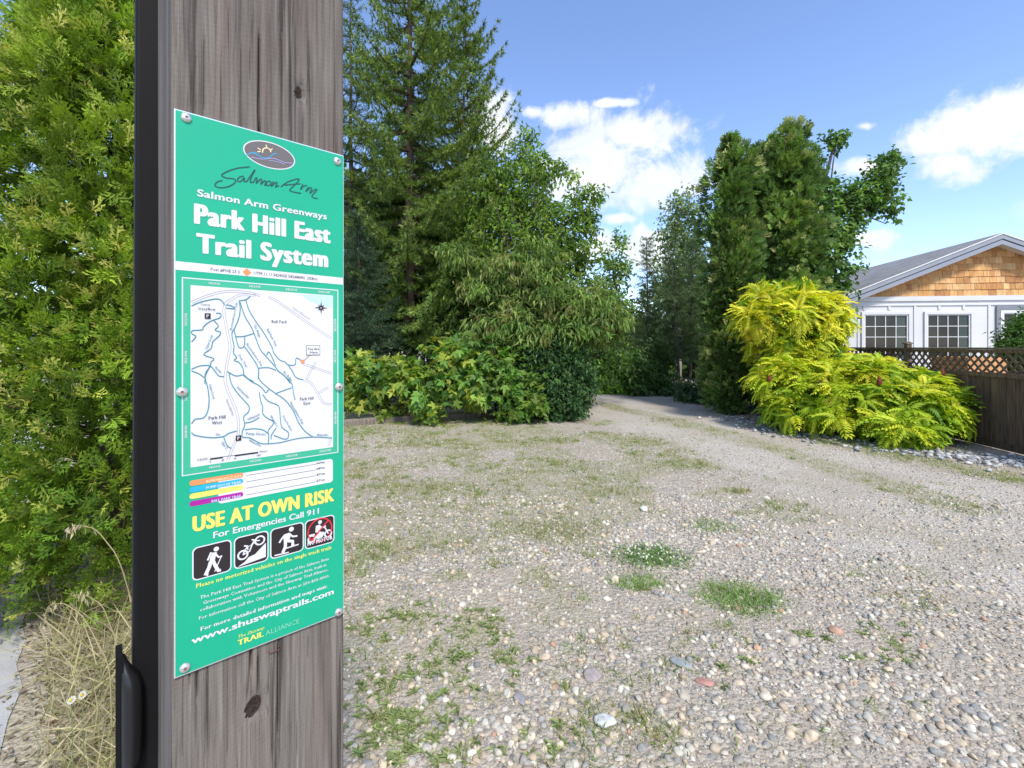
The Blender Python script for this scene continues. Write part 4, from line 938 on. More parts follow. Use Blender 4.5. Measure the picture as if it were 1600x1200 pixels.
# washed rock along the fence
rb = Acc(); n = 1500; t_ = rs.random(n); seg = rock_bed; cum = np.r_[0, np.cumsum(np.linalg.norm(np.diff(seg, axis=0), axis=1))]; u = t_ * cum[-1]
xy = np.c_[np.interp(u, cum, seg[:, 0]), np.interp(u, cum, seg[:, 1])] + rs.normal(size=(n, 2)) * np.array([.36, .14])
fx = 8.02 + .1125 * (xy[:, 1] - 7.1); ok = (xy[:, 0] < fx - .05) & ((xy[:, 0] / xy[:, 1] > .86) | (rs.random(n) < .28)); xy = xy[ok]; n = len(xy); sz = rs.uniform(.02, .065, n)
a = rs.uniform(0, 6.28, n); d = np.c_[np.cos(a), np.sin(a), rs.normal(size=n) * .2]
col = np.array([(.40, .40, .40), (.28, .29, .30), (.50, .49, .47), (.18, .19, .20)])[rs.integers(0, 4, n)] * rs.uniform(.85, 1.15, (n, 1))
for j in range(5):
    s_ = np.arange(n) % 5 == j; rb.inst(pebble(1, 360 + j), np.c_[xy, ground_z(xy[:, 0], xy[:, 1]) + sz * .35][s_], frames(d, np.tile((0, 0, 1.), (n, 1)))[s_], sz[s_], col[s_])
kind(rb.build('washed_rock', M['stone'], None, True), 'stuff', 'pale grey washed rock along the foot of the fence')
# a few stones that stand out, and a pale round spot shaped as a pebble
for (px, py, sz, c, lab) in ((1006, 793, .075, (.60, .61, .55), 'pale round flat spot alone in the middle of the gravel'),
                             (945, 1126, .052, (.52, .53, .52), 'smooth light grey oval stone at the bottom of the gravel'),
                             (1102, 1064, .046, (.42, .22, .18), 'long reddish stone among the grey gravel'),
                             (1065, 1035, .05, (.27, .29, .30), 'large blue-grey flat stone above the long reddish one'),
                             (925, 1052, .062, (.33, .29, .27), 'broad brown-grey flat stone half sunk in the soil'),
                             (812, 1092, .05, (.27, .26, .26), 'dark grey angular stone beside the weeds'),
                             (1183, 1012, .034, (.52, .34, .22), 'orange stone in the gravel right of the grass')):
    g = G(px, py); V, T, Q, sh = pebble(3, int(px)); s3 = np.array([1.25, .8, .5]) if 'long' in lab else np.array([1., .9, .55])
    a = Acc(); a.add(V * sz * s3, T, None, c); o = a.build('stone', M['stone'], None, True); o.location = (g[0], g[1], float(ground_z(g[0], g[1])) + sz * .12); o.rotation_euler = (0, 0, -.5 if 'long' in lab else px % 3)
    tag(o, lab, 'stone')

# ------------------------------------------------------------------ grass and weeds in the gravel
def t_blade(seed, seg=2):
    r = random.Random(seed); V = []; T = []; bend = r.uniform(.25, .9); w_ = .035
    for i in range(seg + 1):
        t = i / seg; x = bend * t * t; z = t * (1 - .35 * bend * t); ww = w_ * (1 - t) ** .7
        V += [(x, -ww, z), (x, ww, z)] if i < seg else [(x, 0, z)]
    for i in range(seg - 1): T += [(2 * i, 2 * i + 1, 2 * i + 3), (2 * i, 2 * i + 3, 2 * i + 2)]
    T.append((2 * seg - 2, 2 * seg - 1, 2 * seg)); sh = np.linspace(.75, 1.15, len(V)); return np.array(V), np.array(T), E4, sh
blades = [t_blade(s) for s in range(6)]
def blade_rot(n, r, tilt=.35):
    a = r.uniform(0, 6.283, n); up = nz(np.array([0, 0, 1.]) + r.normal(size=(n, 3)) * tilt); d = np.c_[np.cos(a), np.sin(a), np.zeros(n)]
    y = nz(np.cross(up, d)); x = np.cross(y, up); return np.stack([x, y, up], -1)
def grass_into(acc, x, y, r, h0, h1, pal, tilt=.4, wide=1.0, powr=1.6, z=None):
    n = len(x); Rm = blade_rot(n, r, tilt); h = h0 + (h1 - h0) * r.random(n) ** powr; col = palette(pal, n, r); z = (ground_z(x, y) if z is None else z) - .004
    for j in range(6):
        s_ = np.arange(n) % 6 == j; acc.inst(blades[j], np.c_[x, y, z][s_], Rm[s_], np.c_[h, np.full(n, 1.0) * wide * np.maximum(h, .06), h][s_], col[s_])
pal_gr = [(.20, .29, .075), (.26, .33, .09), (.31, .35, .12), (.16, .25, .065)]; pal_dry = [(.42, .36, .19), (.36, .33, .16), (.32, .32, .13)]
rg = np.random.default_rng(95); gr = Acc()
n = 380000; x, y = scatter(n, 1.6, 13.5, rg); g = masks(x, y)['grass']
keep = rg.random(n) < np.clip(g * (.25 + 1.2 * (fbm(x, y, 6, 55) - .28)), 0, 1) * np.clip(.55 + y / 10, 0, 1) * .8; x, y = x[keep], y[keep]
dry = fbm(x, y, .8, 66) + .25 * rg.normal(size=len(x)) > .52
grass_into(gr, x[~dry], y[~dry], rg, .02, .075, pal_gr, .6, 1.7); grass_into(gr, x[dry], y[dry], rg, .02, .07, pal_dry + pal_gr[:2], .65, 1.4)
# ragged little clumps, thick at the left and thinning to the right
n = 8200; cx, cy = scatter(n, 1.7, 11, rg); mkk = masks(cx, cy); pr = (.10 + .9 * mkk['grass'] + .35 * mkk['soil'] * (cx < 1.2) + .25 * (cx < .9)) * (1 - .85 * mkk['path']) * (1 - mkk['bed']) * smooth(.35, .6, fbm(cx, cy, 1.7, 123)) * np.clip(.35 + cy / 9, 0, 1)
ok = rg.random(n) < pr; cx, cy = cx[ok], cy[ok]; per = rg.integers(10, 42, len(cx)); k = np.repeat(np.arange(len(cx)), per); cr2 = rg.uniform(.012, .065, len(cx))
ux = cx[k] + rg.normal(size=len(k)) * cr2[k]; uy = cy[k] + rg.normal(size=len(k)) * cr2[k]; tone = rg.random(len(cx))[k]
for lo, hi, pal_ in ((0, .45, pal_gr), (.45, .75, [(.30, .36, .11), (.24, .31, .09), (.36, .38, .15)]), (.75, 1.01, pal_dry)):
    s_ = (tone >= lo) & (tone < hi); grass_into(gr, ux[s_], uy[s_], rg, .02, .09, pal_, .8, 1.3, 1.5)
kind(gr.build('sparse_grass', M['grass']), 'stuff', 'thin grass and weeds growing through the gravel')
# broad-leaved weeds
wd = Acc(); C_ = []
for (px, py, m_) in [(655, 1112, 26), (590, 1068, 18), (697, 1030, 22), (585, 975, 14), (745, 975, 22), (800, 1028, 12), (620, 1150, 26), (1141, 1044, 8), (1392, 994, 8), (1350, 1031, 6), (640, 960, 12), (1267, 1000, 6), (560, 1120, 14), (700, 1180, 20), (850, 1160, 12)]:
    c = G(px, py)
    for _ in range(m_): C_.append((c[0] + rg.normal() * .10, c[1] + rg.normal() * .09))
C_ = np.array(C_); k = np.repeat(np.arange(len(C_)), 7); n = len(k); a = np.tile(np.arange(7) * .9, len(C_)) + rg.normal(size=n) * .3
d = np.c_[np.cos(a), np.sin(a), rg.uniform(.15, .7, n)]; wd.inst(t_leaf(.32, .05, .25, .5), np.c_[C_[k], ground_z(C_[k, 0], C_[k, 1]) + .003], frames(nz(d), nz(np.array([0, 0, 1.]) + rg.normal(size=(n, 3)) * .2)), rg.uniform(.018, .048, n), palette([(.20, .28, .10), (.25, .32, .12), (.30, .34, .15)], n, rg))
kind(wd.build('broadleaf_weeds', M['grass']), 'stuff', 'small rosettes of broad-leaved weeds in the soil right of the post')
# tufts that stand out
for (px, py, rx, ry, nb, h, pal, fl, lab) in ((1160, 934, 62, 26, 1500, .095, [(.22, .34, .09), (.27, .39, .12), (.16, .27, .07)], 0, 'largest lush green grass tuft in the gravel, below the clover patch'),
        (1110, 820, 38, 12, 700, .06, [(.16, .29, .06), (.20, .33, .075)], 0, 'small dark green grass patch right of the pale round spot'),
        (1018, 868, 54, 18, 900, .05, [(.14, .27, .06), (.18, .31, .075)], 60, 'clover patch with white flower heads in the gravel'),
        (994, 908, 42, 12, 700, .07, [(.19, .32, .075), (.23, .36, .09)], 0, 'narrow green grass clump just below the clover patch'),
        (868, 828, 80, 18, 900, .075, [(.25, .27, .09), (.20, .24, .07), (.30, .28, .12)], 0, 'wide yellowish dry grass clump in the middle of the lot')):
    c = G(px, py); rxm = rx / F * c[1]; rym = abs(G(px, py - ry)[1] - G(px, py + ry)[1]) / 2; root = empty('clover_patch' if fl else 'grass_tuft', (c[0], c[1], 0)); tag(root, lab, 'clover' if fl else 'grass')
    rad = np.sqrt(rg.random(nb)) * (1 + .25 * rg.normal(size=nb)); a = rg.uniform(0, 6.28, nb); x = rad * np.cos(a) * rxm; y = rad * np.sin(a) * rym; ac = Acc()
    zz = ground_z(x + c[0], y + c[1]); grass_into(ac, x, y, rg, .02, h, pal, .55, 1.1, 1.0, zz); kind(ac.build('blades', M['grass'], root), 'stuff')
    if fl:
        ac = Acc(); a = rg.uniform(0, 6.28, nb); q = rg.integers(0, nb, nb); d = np.c_[np.cos(a), np.sin(a), rg.uniform(-.1, .3, nb)]
        ac.inst(t_leaf(.9, .05, .1, .6), np.c_[x[q], y[q], zz[q] + rg.uniform(.015, .045, nb)], frames(nz(d), np.tile((0, 0, 1.), (nb, 1))), rg.uniform(.012, .022, nb), palette([(.13, .26, .06), (.17, .30, .075)], nb, rg)); kind(ac.build('leaflets', M['grass'], root), 'stuff')
        V, T = ico(1); ac = Acc(); ac.inst((V, T, E4, np.ones(len(V))), np.c_[x[:fl], y[:fl], zz[:fl] + rg.uniform(.045, .07, fl)], np.tile(np.eye(3), (fl, 1, 1)), rg.uniform(.006, .010, fl), (.72, .72, .66)); kind(ac.build('flower_heads', M['grass'], root, True), 'stuff')

# ------------------------------------------------------------------ dry verge by the road, lower left
dg = Acc(); n = 3800; y = rg.uniform(1.25, 3.1, n); x = -.86 * y + rg.normal(size=n) * .30 + .02; ok = road_edge(x, y) > .12; x, y = x[ok], y[ok]
grass_into(dg, x, y, rg, .06, .36, [(.50, .43, .25), (.42, .36, .20), (.58, .51, .32), (.30, .31, .12), (.36, .30, .18)], .85, .36, 1.4)
n = 1500; y = rg.uniform(1.25, 2.7, n); x = -.80 * y + rg.normal(size=n) * .22; ok = road_edge(x, y) > .1; x, y = x[ok], y[ok]
grass_into(dg, x, y, rg, .03, .16, [(.17, .22, .06), (.24, .26, .10), (.40, .36, .2)], .7, .4, 1.5)
kind(dg.build('dry_grass', M['grass']), 'stuff', 'tangled straw-coloured grass at the foot of the cedar by the road')
lt = Acc(); n = 2600; y = rg.uniform(1.5, 3.2, n); x = -.92 * y + rg.normal(size=n) * .28; ok = road_edge(x, y) > -.05; x, y = x[ok], y[ok]; n = len(x); a = rg.uniform(0, 6.28, n)
lt.inst(t_leaf(.5, .08, .1), np.c_[x, y, np.maximum(ground_z(x, y), .0) + rg.uniform(.004, .02, n)], frames(np.c_[np.cos(a), np.sin(a), rg.normal(size=n) * .2], nz(np.array([0, 0, 1.]) + rg.normal(size=(n, 3)) * .5)), rg.uniform(.012, .04, n), palette([(.28, .22, .15), (.36, .32, .25), (.20, .13, .09), (.42, .38, .32)], n, rg))
kind(lt.build('leaf_litter', M['grass']), 'stuff', 'brown leaf litter between the cedar and the road')
def stalk(lab, pts, Z, seed):
    """a tall grass stem bending over, with hanging seed heads"""
    q = np.array([P3(p[0], p[1], Z + p[2]) for p in pts]); g0 = q[0].copy(); g0[2] = 0; root = empty('grass_stalk', tuple(g0)); tag(root, lab, 'grass stalk', 'tall dry grass stalks by the road')
    t = np.linspace(0, len(q) - 1, 26); pp = np.c_[[np.interp(t, range(len(q)), q[:, i]) for i in range(3)]].T - g0; pp[1:-1] = (pp[:-2] + pp[1:-1] + pp[2:]) / 3
    a = Acc(); a.tube(pp, np.linspace(.0022, .0009, 26), 5, (.47, .39, .22)); a.build('stem', M['grass'], root, True)
    r = np.random.default_rng(seed); a = Acc(); n = 26; k = r.integers(17, 26, n); d = nz(np.c_[r.normal(size=(n, 2)) * .45, np.full(n, -1.)])
    a.inst(t_leaf(.22, .05, .05), pp[k] + r.normal(size=(n, 3)) * .008, frames(d, nz(r.normal(size=(n, 3)))), r.uniform(.016, .032, n), palette([(.55, .47, .30), (.45, .38, .24), (.62, .56, .40)], n, r)); a.build('seed_head', M['grass'], root)
stalk('highest dry grass stalk, its seed head arching against the cedar beside the black post', [(210, 1130, .1), (212, 960, .05), (185, 870, 0), (150, 826, 0), (120, 820, 0), (107, 828, 0)], 1.55, 1)
stalk('dry grass stalk with the fullest hanging seed head near the cedar foot', [(175, 1150, 0), (172, 1040, 0), (130, 962, 0), (100, 942, 0), (75, 945, 0), (66, 980, 0)], 1.6, 2)
stalk('thin dry grass stalk bowing towards the black post, low by the road', [(190, 1150, 0), (185, 1010, 0), (160, 945, 0), (135, 930, 0), (110, 930, 0)], 1.75, 3)
def daisy(lab, px, py, Z, tiltx):
    c = P3(px, py, Z); root = empty('daisy', (c[0], c[1], 0)); tag(root, lab, 'flower', 'daisies in the dry grass'); a = Acc()
    a.tube([(0, 0, 0), (.004, .006, c[2] * .5), (0, 0, c[2])], [.0014, .0012, .001], 5, (.16, .22, .07)); a.build('stem', M['grass'], root, True)
    up = nz(np.array((.1, -.75, .75 + tiltx))); u = nz(np.cross(up, (1, .2, 0))); v = np.cross(up, u); n = 15; th = np.arange(n) * 6.283 / n
    d = u * np.cos(th)[:, None] + v * np.sin(th)[:, None] - up * .15; a = Acc(); a.inst(t_leaf(.3, .02, .05, .6), np.tile((0, 0, c[2]), (n, 1)) + d * .003, frames(d, np.tile(up, (n, 1))), .0105, (.74, .74, .70)); a.build('petals', M['grass'], root)
    V, T = ico(2); a = Acc(); a.add(V * .0042 + np.array((0, 0, c[2])) + up * .001, T, None, (.75, .55, .03)); a.build('disc', M['grass'], root, True)
daisy('white daisy with yellow centre, the left of the two, in the dry grass', 111, 1094, 1.45, .1)
daisy('second daisy with a broad yellow centre, in the dry grass, right of the first', 128, 1086, 1.47, -.3)

# ------------------------------------------------------------------ the timber post, black steel post and trail sign
Z1 = .48; AX = np.array([(272 - CX) / F * Z1, Z1]); AN = math.atan2(.2476, 199.9 / F); DX = np.array([math.cos(AN), math.sin(AN)])
HB = EYE + (HZ - 1061) / F * Z1; SH = 892 / F * Z1
def sg(px, py):
    """photo pixel on the sign's face -> (along, up) in metres from its lower left corner"""
    s_ = (px - CX) / F; t = (s_ * AX[1] - AX[0]) / (DX[0] - s_ * DX[1]); Y = AX[1] + t * DX[1]
    return np.array([t, EYE + (HZ - py) / F * Y - HB])
SW = sg(537, 243)[0]
def wood_post_material():
    m, nt, b = nodes('weathered_timber'); N = nt.nodes; L = nt.links; tc = N.new('ShaderNodeTexCoord')
    def noise(sc, d, r_=.6, dist=0.0):
        mp = N.new('ShaderNodeMapping'); mp.inputs['Scale'].default_value = sc; L.new(tc.outputs['Object'], mp.inputs[0]); n = N.new('ShaderNodeTexNoise'); n.inputs['Scale'].default_value = 1; n.inputs['Detail'].default_value = d
        n.inputs['Roughness'].default_value = r_; n.inputs['Distortion'].default_value = dist; L.new(mp.outputs[0], n.inputs['Vector']); return n.outputs['Fac']
    def ramp(f, st):
        r = N.new('ShaderNodeValToRGB'); e = r.color_ramp.elements
        while len(e) < len(st): e.new(.5)
        for i, (p, c) in enumerate(st): e[i].position = p; e[i].color = (*c, 1)
        L.new(f, r.inputs[0]); return r.outputs[0]
    def mixc(f, a, c, mode='MIX', k=None):
        n = N.new('ShaderNodeMix'); n.data_type = 'RGBA'; n.blend_type = mode
        if k is not None: n.inputs[0].default_value = k
        else: L.new(f, n.inputs[0])
        L.new(a, n.inputs[6]); L.new(c, n.inputs[7]); return n.outputs[2]
    grain = noise((230, 230, 5), 8, .72, .3); big = noise((28, 28, 2.2), 4, .6, .6); stain = noise((17, 17, 3.1), 3)
    grey = ramp(grain, [(.25, (.06, .053, .046)), (.42, (.14, .124, .108)), (.6, (.215, .193, .17)), (.8, (.34, .312, .28))])
    brown = ramp(grain, [(.3, (.075, .053, .045)), (.6, (.17, .125, .105)), (.8, (.23, .18, .155))])
    c = mixc(ramp(stain, [(.46, (0, 0, 0)), (.68, (.6, .6, .6))]), grey, brown)
    c = mixc(None, c, ramp(big, [(.3, (.62, .62, .64)), (.7, (1.12, 1.1, 1.08))]), 'MULTIPLY', .85)
    streak = noise((95, 95, 1.6), 5, .65, .8); c = mixc(None, c, ramp(streak, [(.36, (.30, .28, .27)), (.44, (.95, .95, .95)), (.7, (1.15, 1.13, 1.1))]), 'MULTIPLY', .9)
    L.new(c, b.inputs['Base Color']); b.inputs['Roughness'].default_value = .88; b.inputs['Specular IOR Level'].default_value = .22
    wv = N.new('ShaderNodeTexWave'); wv.bands_direction = 'Z'; wv.inputs['Scale'].default_value = 52; wv.inputs['Distortion'].default_value = 5; wv.inputs['Detail'].default_value = 3; wv.inputs['Detail Scale'].default_value = 1.3
    mp = N.new('ShaderNodeMapping'); mp.inputs['Rotation'].default_value = (0, R(9), 0); L.new(tc.outputs['Object'], mp.inputs[0]); L.new(mp.outputs[0], wv.inputs['Vector'])
    ad = N.new('ShaderNodeMath'); ad.operation = 'MULTIPLY_ADD'; L.new(wv.outputs['Fac'], ad.inputs[0]); ad.inputs[1].default_value = .09; L.new(grain, ad.inputs[2])
    bp = N.new('ShaderNodeBump'); bp.inputs['Strength'].default_value = .5; bp.inputs['Distance'].default_value = .002; L.new(ad.outputs[0], bp.inputs['Height']); L.new(bp.outputs[0], b.inputs['Normal'])
    return m
M['timber'] = wood_post_material()
PL, PR = sg(266.5, 542)[0], sg(540.5, 542)[0]; PW = PR - PL; PH = 2.5; PD = PW
post = empty('timber_post', (AX[0], AX[1], 0), AN); tag(post, 'thick weathered grey timber post carrying the green trail sign', 'post')
# outline round the post, fine on the two faces in view
cr_ = .004
front = [(x, .0032, (0, -1)) for x in np.linspace(PL + cr_, PR - cr_, 200)]; cs = []
def corner(cx, cy, a0): return [(cx + cr_ * math.cos(R(a)), cy + cr_ * math.sin(R(a)), (math.cos(R(a)), math.sin(R(a)))) for a in (a0 + 22, a0 + 45, a0 + 68)]
ring = front + corner(PR - cr_, .0032 + cr_, -90) + [(PR, y, (1, 0)) for y in np.linspace(.0032 + cr_, .0032 + PD - cr_, 8)] + corner(PR - cr_, .0032 + PD - cr_, 0) + [(x, .0032 + PD, (0, 1)) for x in np.linspace(PR - cr_, PL + cr_, 8)] + corner(PL + cr_, .0032 + PD - cr_, 90) + [(PL, y, (-1, 0)) for y in np.linspace(.0032 + PD - cr_, .0032 + cr_, 40)] + corner(PL + cr_, .0032 + cr_, 180)
zs = np.concatenate([np.linspace(-.05, 1.12, 14)[:-1], np.arange(1.12, 2.2, .007), np.linspace(2.2, PH, 6)])
rx = np.array([p[0] for p in ring]); ry = np.array([p[1] for p in ring]); nxy = np.array([p[2] for p in ring]); nr = len(ring); arc = np.r_[0, np.cumsum(np.hypot(np.diff(rx), np.diff(ry)))]
ARC, ZG = np.meshgrid(arc, zs); dep = .0008 * fbm(ARC * 150, ZG * 2.5, 1.0, 7, 4) + .0012 * fbm(ARC * 40, ZG * 1.5, 1.0, 8, 3)
wav = .0022 * (fbm(ZG * 9, ARC * 3, 1.0, 19, 3) - .5)
for (px, y0, y1, wd_, dp) in ((400, 40, 225, 1.5, .011), (401, 180, 230, 2.0, .011), (313, 40, 185, .8, .005), (340, 50, 200, .5, .003), (371, 60, 215, .6, .004), (385, 60, 130, .6, .003), (436, 40, 220, .8, .005), (360, 60, 110, .4, .003),
                              (388, 1000, 1070, 1.6, .009), (399, 1020, 1100, 1.4, .008), (430, 960, 1010, 1.0, .006), (431, 1000, 1160, 1.3, .009), (302, 1040, 1110, 1.2, .007), (318, 1030, 1060, .7, .004), (478, 990, 1040, .7, .003), (290, 1040, 1090, .8, .004), (350, 1010, 1200, .5, .003), (460, 1000, 1200, .4, .002), (510, 985, 1200, .4, .002), (420, 1030, 1200, .7, .004), (280, 1060, 1200, .6, .003), (520, 40, 200, .4, .002), (470, 170, 230, .6, .003), (300, 60, 180, .4, .002)):
    x0 = sg(px, 542)[0] - PL; za = HB + sg(px, y1)[1]; zb = HB + sg(px, y0)[1]; ww = wd_ * .0008
    env = smooth(za, za + .02, ZG) * (1 - smooth(zb - .02, zb, ZG)); dep = dep + dp * env * np.clip(1.35 - np.abs(ARC - x0 - cr_ * 0 - wav) / ww, 0, 1)
al = arc[-1] - .012       # long splits down the left face beside the corner
dep = dep + .006 * np.clip(1.3 - np.abs(ARC - al - wav * 1.5) / .0011, 0, 1) * smooth(.3, .5, fbm(ZG * 2, ARC * 0, 1.0, 71)) + .004 * np.clip(1.3 - np.abs(ARC - al + .05 - wav * 2) / .0012, 0, 1)
def knotpush(px, py, rx_, ry_, amp):
    c = sg(px, py); return amp * np.exp(-(((ARC - (c[0] - PL)) / rx_) ** 2 + ((ZG - HB - c[1]) / ry_) ** 2))
dep = dep + knotpush(467, 140, .006, .009, .006) - .0 + knotpush(396, 1108, .011, .014, .004)
VX = rx[None] - nxy[None, :, 0] * dep; VY = ry[None] - nxy[None, :, 1] * dep
pa = Acc(); nzr = len(zs); ii = np.arange(nzr * nr).reshape(nzr, nr); jj = np.roll(ii, -1, 1)
V = np.stack([VX, VY, ZG], -1).reshape(-1, 3); V = np.vstack([V, [((PL + PR) / 2, PD / 2, PH + .004)]])
Q = np.stack([ii[:-1], jj[:-1], jj[1:], ii[1:]], -1).reshape(-1, 4)
pa.add(V, [(len(V) - 1, ii[-1, k], ii[-1, (k + 1) % nr]) for k in range(nr)], Q); pa.build('timber', M['timber'], post, True)
M['knot'] = plain('knot_wood', (.05, .035, .028), .85, .2, var=.6, vscale=300, bump=.8, bscale=500)
for (px, py, a_, b_) in ((467, 141, .0045, .0070), (396, 1108, .0085, .0115)):
    c = sg(px, py); k = Acc(); n = 20; V = [(c[0], .0062, HB + c[1])]
    for rr, yy in ((.5, .0056), (1.0, .0052)):
        V += [(c[0] + rr * a_ * math.cos(i * 6.2832 / n) + rr * b_ * .25 * math.sin(i * 6.2832 / n), yy + .0005 * math.sin(i * 2.3), HB + c[1] + rr * b_ * math.sin(i * 6.2832 / n)) for i in range(n)]
    k.add(V, [(0, 1 + i, 1 + (i + 1) % n) for i in range(n)], [(1 + i, 1 + n + i, 1 + n + (i + 1) % n, 1 + (i + 1) % n) for i in range(n)]); k.build('knot', M['knot'], post, True)
st = Acc(); A_, B_ = sg(421, 1021), sg(438.5, 1015); st.tube([(A_[0], .006, HB + A_[1]), (A_[0], .0012, HB + A_[1]), (B_[0], .0012, HB + B_[1]), (B_[0], .006, HB + B_[1])], .0006, 6, (.16, .06, .05))
st.build('staple', M['stone'], post, True)

# black steel post close behind the timber, with a latch housing low on its face
M['black_gloss'] = plain('black_gloss', (.010, .010, .011), .6, .12, bump=.03, bscale=30)
bx = PL - .003; steel = empty('steel_post', (AX[0], AX[1], 0), AN); tag(steel, 'slim black steel gate post standing against the left side of the timber post', 'post')
def ray_face(px, x): 
    """depth y in the post's frame where the sight line of a column meets the plane x = const"""
    s_ = (px - CX) / F; N_ = np.array([-DX[1], DX[0]]); o = AX + DX * x; return (o[1] * s_ - o[0]) / (N_[0] - N_[1] * s_)
yb = .0032 + PD + .004; tw_ = .062
def rounded_box(x0, x1, y0, y1, z0, z1, r, lean=0.0, seg=3):
    a = Acc(); pts = []
    for cx, cy, a0 in ((x1 - r, y0 + r, -90), (x1 - r, y1 - r, 0), (x0 + r, y1 - r, 90), (x0 + r, y0 + r, 180)):
        for i in range(seg + 1): t = R(a0 + 90 * i / seg); pts.append((cx + r * math.cos(t), cy + r * math.sin(t)))
    n = len(pts); V = [(p[0], p[1], z0) for p in pts] + [(p[0] + lean, p[1], z1) for p in pts] + [((x0 + x1) / 2, (y0 + y1) / 2, z0), ((x0 + x1) / 2 + lean, (y0 + y1) / 2, z1)]
    a.add(V, [(2 * n, (i + 1) % n, i) for i in range(n)] + [(2 * n + 1, n + i, n + (i + 1) % n) for i in range(n)], [(i, (i + 1) % n, n + (i + 1) % n, n + i) for i in range(n)]); return a
def steel_x(px, y):
    s_ = (px - CX) / F; N_ = np.array([-DX[1], DX[0]]); o = AX + N_ * y; return (o[1] * s_ - o[0]) / (DX[0] - DX[1] * s_)
xl0, xl1 = steel_x(199, yb), steel_x(213, yb)
rounded_box(xl0, PR - .09, yb, yb + .05, -.05, 2.6, .004, (xl1 - xl0) * 1.15).build('tube', M['black_gloss'], steel)
# latch: smooth swollen housing
la = Acc(); zt, zb_ = HB + 0, 0
c0 = steel_x(193, yb - .02); rows = []
for py, w_, dp in ((1010, .0, .0), (1014, .0035, .003), (1024, .005, .006), (1036, .008, .012), (1048, .0125, .019), (1062, .0145, .022), (1090, .015, .023), (1140, .015, .023), (1180, .0145, .022), (1196, .010, .014), (1204, .002, .002)):
    Y = (AX + np.array([-DX[1], DX[0]]) * (yb - .01) + DX * c0)[1]; rows.append((EYE + (HZ - py - 14) / F * Y, w_, dp))
n = 14; V = []
x_left = steel_x(187, yb - .012)
for (z, w_, dp) in rows:
    for i in range(n):
        t = math.pi * i / (n - 1); V.append((x_left + w_ * .8 - w_ * .8 * math.cos(t), yb - .001 - dp * (math.sin(t) ** .6), z))
la.add(V, None, [(r_ * n + i, (r_ + 1) * n + i, (r_ + 1) * n + i + 1, r_ * n + i + 1) for r_ in range(len(rows) - 1) for i in range(n - 1)]); M['black_plastic'] = plain('black_plastic', (.010, .010, .011), .3, .5); lo = la.build('latch', M['black_plastic'], steel, True)
pl = Acc(); pl.box(x_left - .004, x_left + .003, yb - .012, yb + .02, rows[-1][0], rows[0][0] + .001); pl.build('latch_plate', M['black_gloss'], steel)

sign = empty('trail_sign', (AX[0], AX[1], HB), AN); tag(sign, 'green metal trail map sign screwed to the face of the timber post', 'sign')
LAY = .00012
def ink(name, col, rough=.5, spec=.35): return plain('ink_' + name, col, rough, spec, var=.05, vscale=7)
K = dict(green=ink('green', (.004, .365, .205), .36, .5), green2=ink('green_light', (.04, .40, .235), .4, .5), white=ink('white', (.64, .64, .66)), yellow=ink('yellow', (.80, .64, .13)), lime=ink('lime', (.70, .72, .14)),
         dark=ink('dark', (.022, .017, .018)), grey=ink('grey', (.14, .125, .125)), slate=ink('slate', (.012, .085, .078)), trail=ink('trail', (.04, .17, .22)), halo=ink('halo', (.42, .66, .70)), road=ink('road', (.30, .27, .28)),
         orange=ink('orange', (.80, .26, .10)), blue=ink('blue', (.02, .38, .68)), purple=ink('purple', (.36, .012, .28)), red=ink('red', (.62, .03, .045)), water=ink('water', (.45, .66, .78)), lav=ink('lavender', (.35, .33, .62)), cream=ink('cream', (.85, .68, .40)), pale=ink('pale', (.20, .54, .36)))
M['steel_edge'] = plain('sheet_metal', (.72, .74, .74), .35, .5, metal=.6)
e = .0012; W_, H_ = SW, SH
a = Acc(); a.box(0, W_, .0004, .003, 0, H_); a.build('panel', M['steel_edge'], sign)
a = Acc(); a.box(e, W_ - e * .5, 0, .0003, e, H_ - e); face = a.build('printed_face', K['green'], sign)
